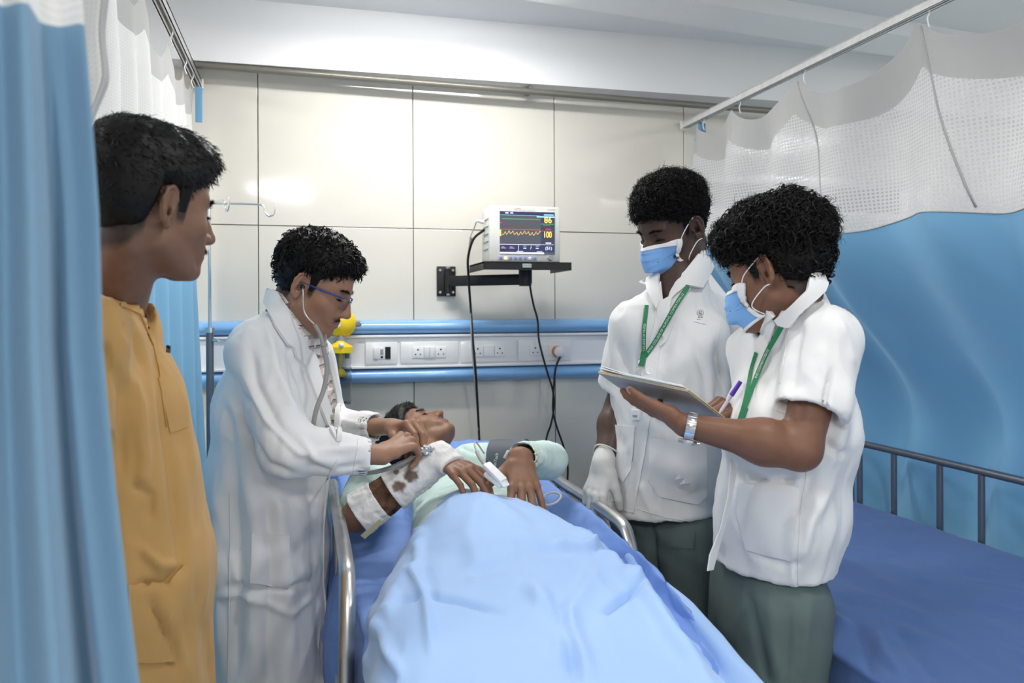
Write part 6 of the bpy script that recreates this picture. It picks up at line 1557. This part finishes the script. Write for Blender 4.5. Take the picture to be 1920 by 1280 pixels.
MB().tube([(ux + .004 + .038 * math.cos(a), uy + .038 * math.sin(a), zb + .002) for a in np.linspace(0, 2 * math.pi, 33)], .0022, 6).build('jar_foot', M['darksteel'], tu, smooth=True)
MB().cyl((ux + .004, uy, z0), (ux + .004, uy, z0 - .028), .010, seg=14).cyl((ux + .004, uy, z0), (ux + .004, uy, zz(697)), .005, seg=12).build('inner_tube', M['yellow'], tu)
MB().lathe((ux + .004, uy, 0), [(.004, zz(690)), (.014, zz(693)), (.022, zz(700)), (.023, zz(706)), (.0001, zz(706))], 24).build('float', M['yellow'], tu, smooth=True)
for dx in (-.024, .030): MB().cyl((ux + dx, uy, z0), (ux + dx, uy, z0 - .022), .009, seg=14).build('inner_port', M['grey_plastic'], tu)
MB().box((ux + .004, uy + .045, (z0 + z1) / 2), (.04, .05, .05), bev=.003).build('wall_mount', M['grey_plastic'], tu)
MB().tube(spline([(ux - .04, uy, z1 - .005), (ux - .075, uy + .01, z1 - .02), (ux - .10, uy + .02, z1 - .09)], 6), .006, 8).build('suction_hose', mat('yellow_hose', (.75, .68, .22), .4), tu, smooth=True)
# ================================================================= drip stand
ti = thing('drip_stand', 'chrome drip stand with curled hooks behind the doctor and left curtain', 'stand')
ix, iy = P(393, 500, 2.72).x, P(393, 500, 2.72).y
MB().cyl((ix, iy, 1.40), (ix, iy, 1.83), .0055, seg=14).build('pole', M['chrome'], ti)
MB().cyl((ix, iy, .1), (ix, iy, 1.395), .0125, seg=16).build('lower_pole', M['darksteel'], ti)
MB().cyl((ix, iy, 1.385), (ix, iy, 1.402), .0165, seg=16).build('collar', M['chrome'], ti)
MB().cyl((ix + .012, iy - .01, 1.36), (ix + .03, iy - .02, 1.36), .006, seg=10).build('clamp_knob', M['chrome'], ti)
for k, an in enumerate((-.06, math.pi - .1, math.radians(-62), math.radians(118))):
    d_ = Vector((math.cos(an), math.sin(an), 0)); o = Vector((ix, iy, 1.823))
    L = .175 if k < 2 else .12
    hk = [o, o + d_ * (L - .03), o + d_ * L + Vector((0, 0, -.006)), o + d_ * (L + .006) + Vector((0, 0, -.026)), o + d_ * (L + .020) + Vector((0, 0, -.040)), o + d_ * (L + .036) + Vector((0, 0, -.030)), o + d_ * (L + .038) + Vector((0, 0, .004))]
    MB().tube(spline(hk, 6), .0034, 8).build('hook', M['chrome'], ti, smooth=True)
for k in range(5):
    a = k * 2 * math.pi / 5; MB().cyl((ix, iy, .12), (ix + .22 * math.cos(a), iy + .22 * math.sin(a), .055), .012, seg=10).sph((ix + .22 * math.cos(a), iy + .22 * math.sin(a), .028), .026, 12).build('foot', M['darksteel'], ti)
# ================================================================= second bed
tb2 = thing('hospital_bed', 'empty hospital bed with cream frame and a low grey steel side rail on the right', 'bed')
BX0, BX1, BY0, BY1, BZ = 1.045, 1.99, .55, 2.95, .748
MB().box(((BX0 + BX1) / 2, (BY0 + BY1) / 2, BZ - .165), (BX1 - BX0 - .06, BY1 - BY0 - .1, .03), bev=.004).build('bed_base', M['cream_metal'], tb2)
for X in (BX0 + .02, BX1 - .02): MB().box((X, (BY0 + BY1) / 2, BZ - .185), (.035, BY1 - BY0, .065), bev=.006).build('side_beam', M['cream_metal'], tb2)
for Y in (BY0 + .05, BY1 - .05):
    for X in (BX0 + .04, BX1 - .04): MB().box((X, Y, .26), (.045, .045, .52), bev=.005).cyl((X - .015, Y, .05), (X + .015, Y, .05), .05, seg=20).build('leg', M['cream_metal'], tb2)
for Y in (1.15, 1.55, 1.9): MB().cyl((BX0 + .0, Y, BZ - .17), (BX0 + .008, Y, BZ - .17), .012, seg=12).build('bolt', M['steel'], tb2)
RX2, RZ2 = 2.0, .957
MB().tube(spline([(RX2, 2.62, .62), (RX2, 2.62, RZ2 - .05), (RX2, 2.60, RZ2 - .012), (RX2, 2.55, RZ2), (RX2, 1.6, RZ2), (RX2, .95, RZ2), (RX2, .9, RZ2 - .05), (RX2, .9, .62)], 6), .0125, 14).build('top_rail', M['darksteel'], tb2, smooth=True)
for px in (1612, 1676, 1762, 1840):
    Y = PX(px, 880, RX2).y; MB().cyl((RX2, Y, .62), (RX2, Y, RZ2 - .005), .0105, seg=12).build('rail_post', M['darksteel'], tb2)
for Y in (1.68, 1.5, 1.3, 1.1): MB().cyl((RX2, Y, .62), (RX2, Y, RZ2 - .005), .0105, seg=12).build('rail_post', M['darksteel'], tb2)
MB().box((RX2, 1.77, .63), (.03, 1.75, .03), bev=.004).build('lower_rail', M['darksteel'], tb2)
tmm = thing('mattress', 'foam mattress of the empty bed, hidden under its plain blue sheet', 'mattress')
MB().box(((BX0 + BX1) / 2, (BY0 + BY1) / 2, BZ - .078), (BX1 - BX0 - .05, BY1 - BY0 - .06, .135), bev=.03).build('mattress_body', M['rubber'], tmm)
p2 = lerp_prof({.5: [(BX0 - .012, BZ - .15), (BX0 - .004, BZ - .09), (BX0 + .006, BZ - .02), (BX0 + .05, BZ + .002), (1.5, BZ + .004), (BX1 - .05, BZ), (BX1 - .012, BZ - .03), (BX1 - .010, BZ - .12)],
                1.75: [(BX0 + .000, BZ - .125), (BX0 + .003, BZ - .08), (BX0 + .010, BZ - .02), (BX0 + .05, BZ + .002), (1.5, BZ + .002), (BX1 - .05, BZ), (BX1 - .012, BZ - .03), (BX1 - .010, BZ - .12)],
                2.95: [(BX0 + .012, BZ - .12), (BX0 + .010, BZ - .08), (BX0 + .014, BZ - .02), (BX0 + .06, BZ + .004), (1.5, BZ + .006), (BX1 - .05, BZ), (BX1 - .012, BZ - .03), (BX1 - .010, BZ - .12)]})
sheet_grid('bed_sheet', p2, np.linspace(.5, 2.95, 200), 130, mat('navy_blue_sheet', (.075, .15, .37), .65, sheen=.15, bump=[(700, .1, .0006), (7, .3, .01)]), 'plain royal blue sheet on the empty bed at the right', 'sheet', wr=(.006, 6), noise_side=.008, seed=21,
    creases=[([(1640, 1180), (1660, 1230), (1700, 1280)], .012, 9), ([(1600, 1160), (1625, 1210), (1640, 1270)], -.012, 8), ([(1530, 1130), (1570, 1160), (1600, 1180)], .010, 8), ([(1560, 1140), (1540, 1180)], -.010, 7), ([(1670, 1160), (1720, 1230), (1760, 1280)], -.008, 10), ([(1560, 1110), (1640, 1120), (1740, 1150)], .004, 12)])
# ================================================================= curtains
def net_mat(name, col, pitch, hole=.62, a=.0):
    m = bpy.data.materials.new(name); m.use_nodes = True; nt = m.node_tree; n = nt.nodes; L = nt.links; b = n['Principled BSDF']
    b.inputs['Base Color'].default_value = (*col, 1); b.inputs['Roughness'].default_value = .8
    uv = n.new('ShaderNodeUVMap'); uv.uv_map = 'UVMap'; s = n.new('ShaderNodeSeparateXYZ'); L.new(uv.outputs[0], s.inputs[0]); fs = []
    for ax in ('X', 'Y'):
        a1 = n.new('ShaderNodeMath'); a1.operation = 'MULTIPLY'; a1.inputs[1].default_value = 1 / pitch; L.new(s.outputs[ax], a1.inputs[0])
        a2 = n.new('ShaderNodeMath'); a2.operation = 'FRACT'; L.new(a1.outputs[0], a2.inputs[0])
        a3 = n.new('ShaderNodeMath'); a3.operation = 'LESS_THAN'; a3.inputs[1].default_value = hole; L.new(a2.outputs[0], a3.inputs[0]); fs.append(a3)
    mu = n.new('ShaderNodeMath'); mu.operation = 'MULTIPLY'; L.new(fs[0].outputs[0], mu.inputs[0]); L.new(fs[1].outputs[0], mu.inputs[1])
    sc = n.new('ShaderNodeMath'); sc.operation = 'MULTIPLY'; sc.inputs[1].default_value = 1 - a; L.new(mu.outputs[0], sc.inputs[0])
    tr = n.new('ShaderNodeBsdfTransparent'); tl = n.new('ShaderNodeBsdfTranslucent'); tl.inputs[0].default_value = (*col, 1)
    mb = n.new('ShaderNodeMixShader'); mb.inputs[0].default_value = .35; L.new(b.outputs[0], mb.inputs[1]); L.new(tl.outputs[0], mb.inputs[2])
    ms = n.new('ShaderNodeMixShader'); L.new(sc.outputs[0], ms.inputs[0]); L.new(mb.outputs[0], ms.inputs[1]); L.new(tr.outputs[0], ms.inputs[2]); L.new(ms.outputs[0], n['Material Output'].inputs[0]); return m
M['net'] = net_mat('white_net', (.72, .72, .72), .0110, .54, .64); M['net2'] = net_mat('white_net_close', (.84, .84, .83), .0075, .50, .86)
M['header'] = mat('grey_white_header', (.50, .50, .49), .85, bump=[(500, .15, .0006)], backlit=.15)
M['curt'] = mat('sky_blue_curtain', (.21, .47, .71), .78, sheen=.2, bump=[(600, .15, .0008), (7, .2, .01)], backlit=.22)
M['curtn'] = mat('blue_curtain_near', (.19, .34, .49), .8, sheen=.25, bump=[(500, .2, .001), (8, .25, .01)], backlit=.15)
def curtain_sheet(name, pos, s_rng, z_of, ns, nz, m, parent, uvs=(1, 1)):
    "pos(s, z) -> point; z_of(s) -> (ztop, zbottom)"
    ss = np.linspace(*s_rng, ns); V = []; UV = []
    for j in range(nz + 1):
        for s in ss:
            a, b = z_of(s); z = a + (b - a) * j / nz; V.append(pos(s, z)); UV.append((s * uvs[0], z * uvs[1]))
    idx = np.arange(ns * (nz + 1)).reshape(nz + 1, ns); Q = np.stack([idx[:-1, :-1], idx[:-1, 1:], idx[1:, 1:], idx[1:, :-1]], -1).reshape(-1, 4)
    me = np_mesh(name, np.array(V), Q); uv = me.uv_layers.new(name='UVMap'); U = np.array(UV, np.float32)[Q.ravel()]; uv.data.foreach_set('uv', U.ravel())
    return link(name, me, m, parent)
from mathutils import noise as mnoise
def n1(x, y=0, sd=0): return mnoise.noise((x + sd * 7.1, y + .37, sd * 1.7 + .21))
def hook_part(t, X, Y, z):
    MB().tube(spline([(X, Y, z + .012), (X + .003, Y, z - .008), (X - .003, Y, z - .022), (X, Y, z - .038), (X + .004, Y, z - .046)], 4), .0022, 6).build('hook', M['socket'], t, smooth=True)
# right curtain
tr_ = thing('curtain', 'right hand cubicle curtain of white net above and sky blue cloth below', 'curtain')
HK = [3.05, 2.76, 2.35, 1.80, 1.22, .62]
def sagr(y, depth=1.0):
    for a, b in zip(HK, HK[1:]):
        if b <= y <= a:
            t = (y - b) / (a - b); return depth * (a - b) * .20 * (4 * t * (1 - t)) ** .8
    return 0.0
ZS = 1.70
def posr(y, z):
    top = RRZ - .035; k = min(max((top - z) / .25, 0), 1)
    t = min(max((1.75 - z) / .70, 0), 1); push = .50 * (t * t * (3 - 2 * t))
    w1 = .030 * k * math.sin((y + .25 * (z - 1.2)) * 2 * math.pi / .34 + 1.4 * n1(y * 1.5, z * .8, 1)) + .035 * k * n1(y * 2.2, z * .9, 2) + .012 * n1(y * 8, z * 1.2, 3) * k
    w1 += -.030 * sum(math.exp(-((y - hk + .10 * k * (top - z)) / (.035 + .05 * k)) ** 2) for hk in HK) * math.exp(-max(top - z, 0) * 1.6)
    w1 += .020 * k * n1(y * 7 - z * 2.5, z * 1.0, 12)
    bag = -.10 * sagr(y) / .16 * math.exp(-((top - z) / .16) ** 2)
    return (RRX + push + w1 * (1 + .6 * t) + bag, y + .035 * k * n1(y * 3, z * 1.5, 4), z)
hd_t = lambda y: RRZ - .040 - sagr(y); hd_b = lambda y: RRZ - .040 - sagr(y) * .92 - .115
seam_r = lambda y: ZS + .012 * math.sin(y * 11) + .01 * n1(y * 6, 0, 7)
curtain_sheet('header_band', posr, (.35, 3.10), lambda y: (hd_t(y), hd_b(y)), 190, 6, M['header'], tr_)
curtain_sheet('net_panel', posr, (.35, 3.10), lambda y: (hd_b(y), seam_r(y)), 190, 26, M['net'], tr_)
curtain_sheet('blue_panel', posr, (.35, 3.10), lambda y: (seam_r(y), .12), 220, 60, M['curt'], tr_)
for y in HK: hook_part(tr_, RRX, y, RRZ - .012)
MB().tube([posr(y, seam_r(y)) for y in np.linspace(.4, 3.08, 120)], .0022, 5).build('seam_cord', M['greycable'], tr_, smooth=True)
MB().tube([posr(2.33 - .02 * k, RRZ - .06 - .055 * k) for k in range(9)], .0035, 5).build('net_seam', M['header'], tr_, smooth=True)
MB().tube([posr(1.79 - .012 * k, RRZ - .06 - .055 * k) for k in range(10)], .0035, 5).build('net_seam', M['header'], tr_, smooth=True)
# blue tag hanging at the far end of the right rail
tg = [PY(1310, 228, 3.1), PY(1323, 232, 3.1), PY(1322, 270, 3.08), PY(1327, 300, 3.08), PY(1316, 285, 3.12), PY(1302, 262, 3.14), PY(1308, 250, 3.12)]
MB().prism(tg, (0, .003, 0)).build('blue_flap', M['curt'], tr_)
# left curtain along its rail
tl_ = thing('curtain', 'left hand cubicle curtain of white net with sky blue lower cloth, along the grey track', 'curtain')
HKL = [3.12, 3.06, 2.89, 2.60, 2.20, 1.80, 1.45, 1.1]
def sagl(y):
    for a, b in zip(HKL, HKL[1:]):
        if b <= y <= a:
            t = (y - b) / (a - b); return (a - b) * .26 * (4 * t * (1 - t)) ** .8
    return 0.0
def posl(y, z):
    top = RLZ - .035; k = min(max((top - z) / .3, 0), 1)
    w1 = .016 * k * math.sin(y * 2 * math.pi / .20 + 1.2 * n1(y * 2, z * .7, 5)) + .020 * k * n1(y * 3, z * .8, 6)
    drift = .035 * min(max((1.8 - z) / 1.0, 0), 1) * min(max((y - 2.4) / .6, 0), 1)
    return (RLX - .008 + w1 + drift, y, z)
hlt = lambda y: RLZ - .040 - sagl(y); hlb = lambda y: hlt(y) - .10 + .3 * sagl(y)
curtain_sheet('header_band', posl, (1.62, 3.14), lambda y: (hlt(y), hlb(y)), 150, 5, M['header'], tl_)
curtain_sheet('net_panel', posl, (1.62, 3.14), lambda y: (hlb(y), ZS - .03), 170, 24, M['net2'], tl_)
curtain_sheet('blue_panel', posl, (1.62, 3.16), lambda y: (ZS - .03, .12), 190, 50, M['curt'], tl_)
MB().box((RLX + .010, 3.155, RLZ - .095), (.024, .006, .13), bev=.001).build('blue_binding', M['curt'], tl_)
for y in HKL[1:]: hook_part(tl_, RLX, y, RLZ - .012)
# gathered curtain close to the camera
tn_ = thing('curtain', 'gathered blue curtain hanging close in the left foreground', 'curtain')
def posn(s, z):
    d = .590 + .075 * s + .012 * math.sin(s * 17 + 1.0 * n1(s * 3, z * .5, 9)) + .010 * n1(s * 5, z * 1.0, 10) + .03 * max(0, min(1, (s - .62) / .08)) + .085 * math.exp(-((s - .735) / (.035 + .02 * max(0, 1.4 - z))) ** 2) * min(1, max(0, (1.7 - z) / .8))
    y_ = 585 - (z - CAMZ) / .72 * F
    xr = np.interp(y_, [-900, 0, 75, 400, 640, 900, 1280, 1700], [140, 150, 158, 183, 192, 220, 268, 320])
    px = -120 + (xr + 120) * s + 3 * math.sin(z * 9) * s
    v = P(px, 585 - (z - CAMZ) / d * F, d); return (v.x, v.y, z)
seam_n = lambda s: 1.695 + .004 * math.sin(s * 9)
curtain_sheet('blue_panel', posn, (0, 1), lambda s: (seam_n(s), .1), 150, 70, M['curtn'], tn_)
curtain_sheet('net_panel', posn, (0, 1), lambda s: (2.16, seam_n(s)), 110, 16, M['net2'], tn_, uvs=(.45, 1))
curtain_sheet('header_band', posn, (0, 1), lambda s: (2.27, 2.16), 110, 3, M['header'], tn_)
tn2 = thing('curtain', 'narrow folded net edge hanging between the near blue curtain and the left net', 'curtain')
def posm(s, z):
    d = 1.02 + .03 * math.sin(s * 12); xr = 203 + 3.5 * math.sin(z * 55) - 55 * min(max((1.74 - z) / .12, 0), 1)
    v = P(60 + (xr - 60) * s, 585 - (z - CAMZ) / d * F, d); return (v.x, v.y, z)
curtain_sheet('net_panel', posm, (0, 1), lambda s: (2.22, 1.55), 60, 90, M['net2'], tn2, uvs=(.12, 1))
curtain_sheet('edge_binding', lambda s, z: tuple(np.array(posm(s, z)) + np.array((0, -.004, 0))), (.90, 1), lambda s: (2.22, 1.55), 8, 90, M['header'], tn2)
curtain_sheet('blue_panel', posm, (0, 1), lambda s: (1.55, .12), 60, 40, M['curtn'], tn2)
# far track for the near curtains
rail('curtain_rail', 'ceiling track above the near left curtain, out of view', -.30, 2.30, .35, 1.2, M['alu'])
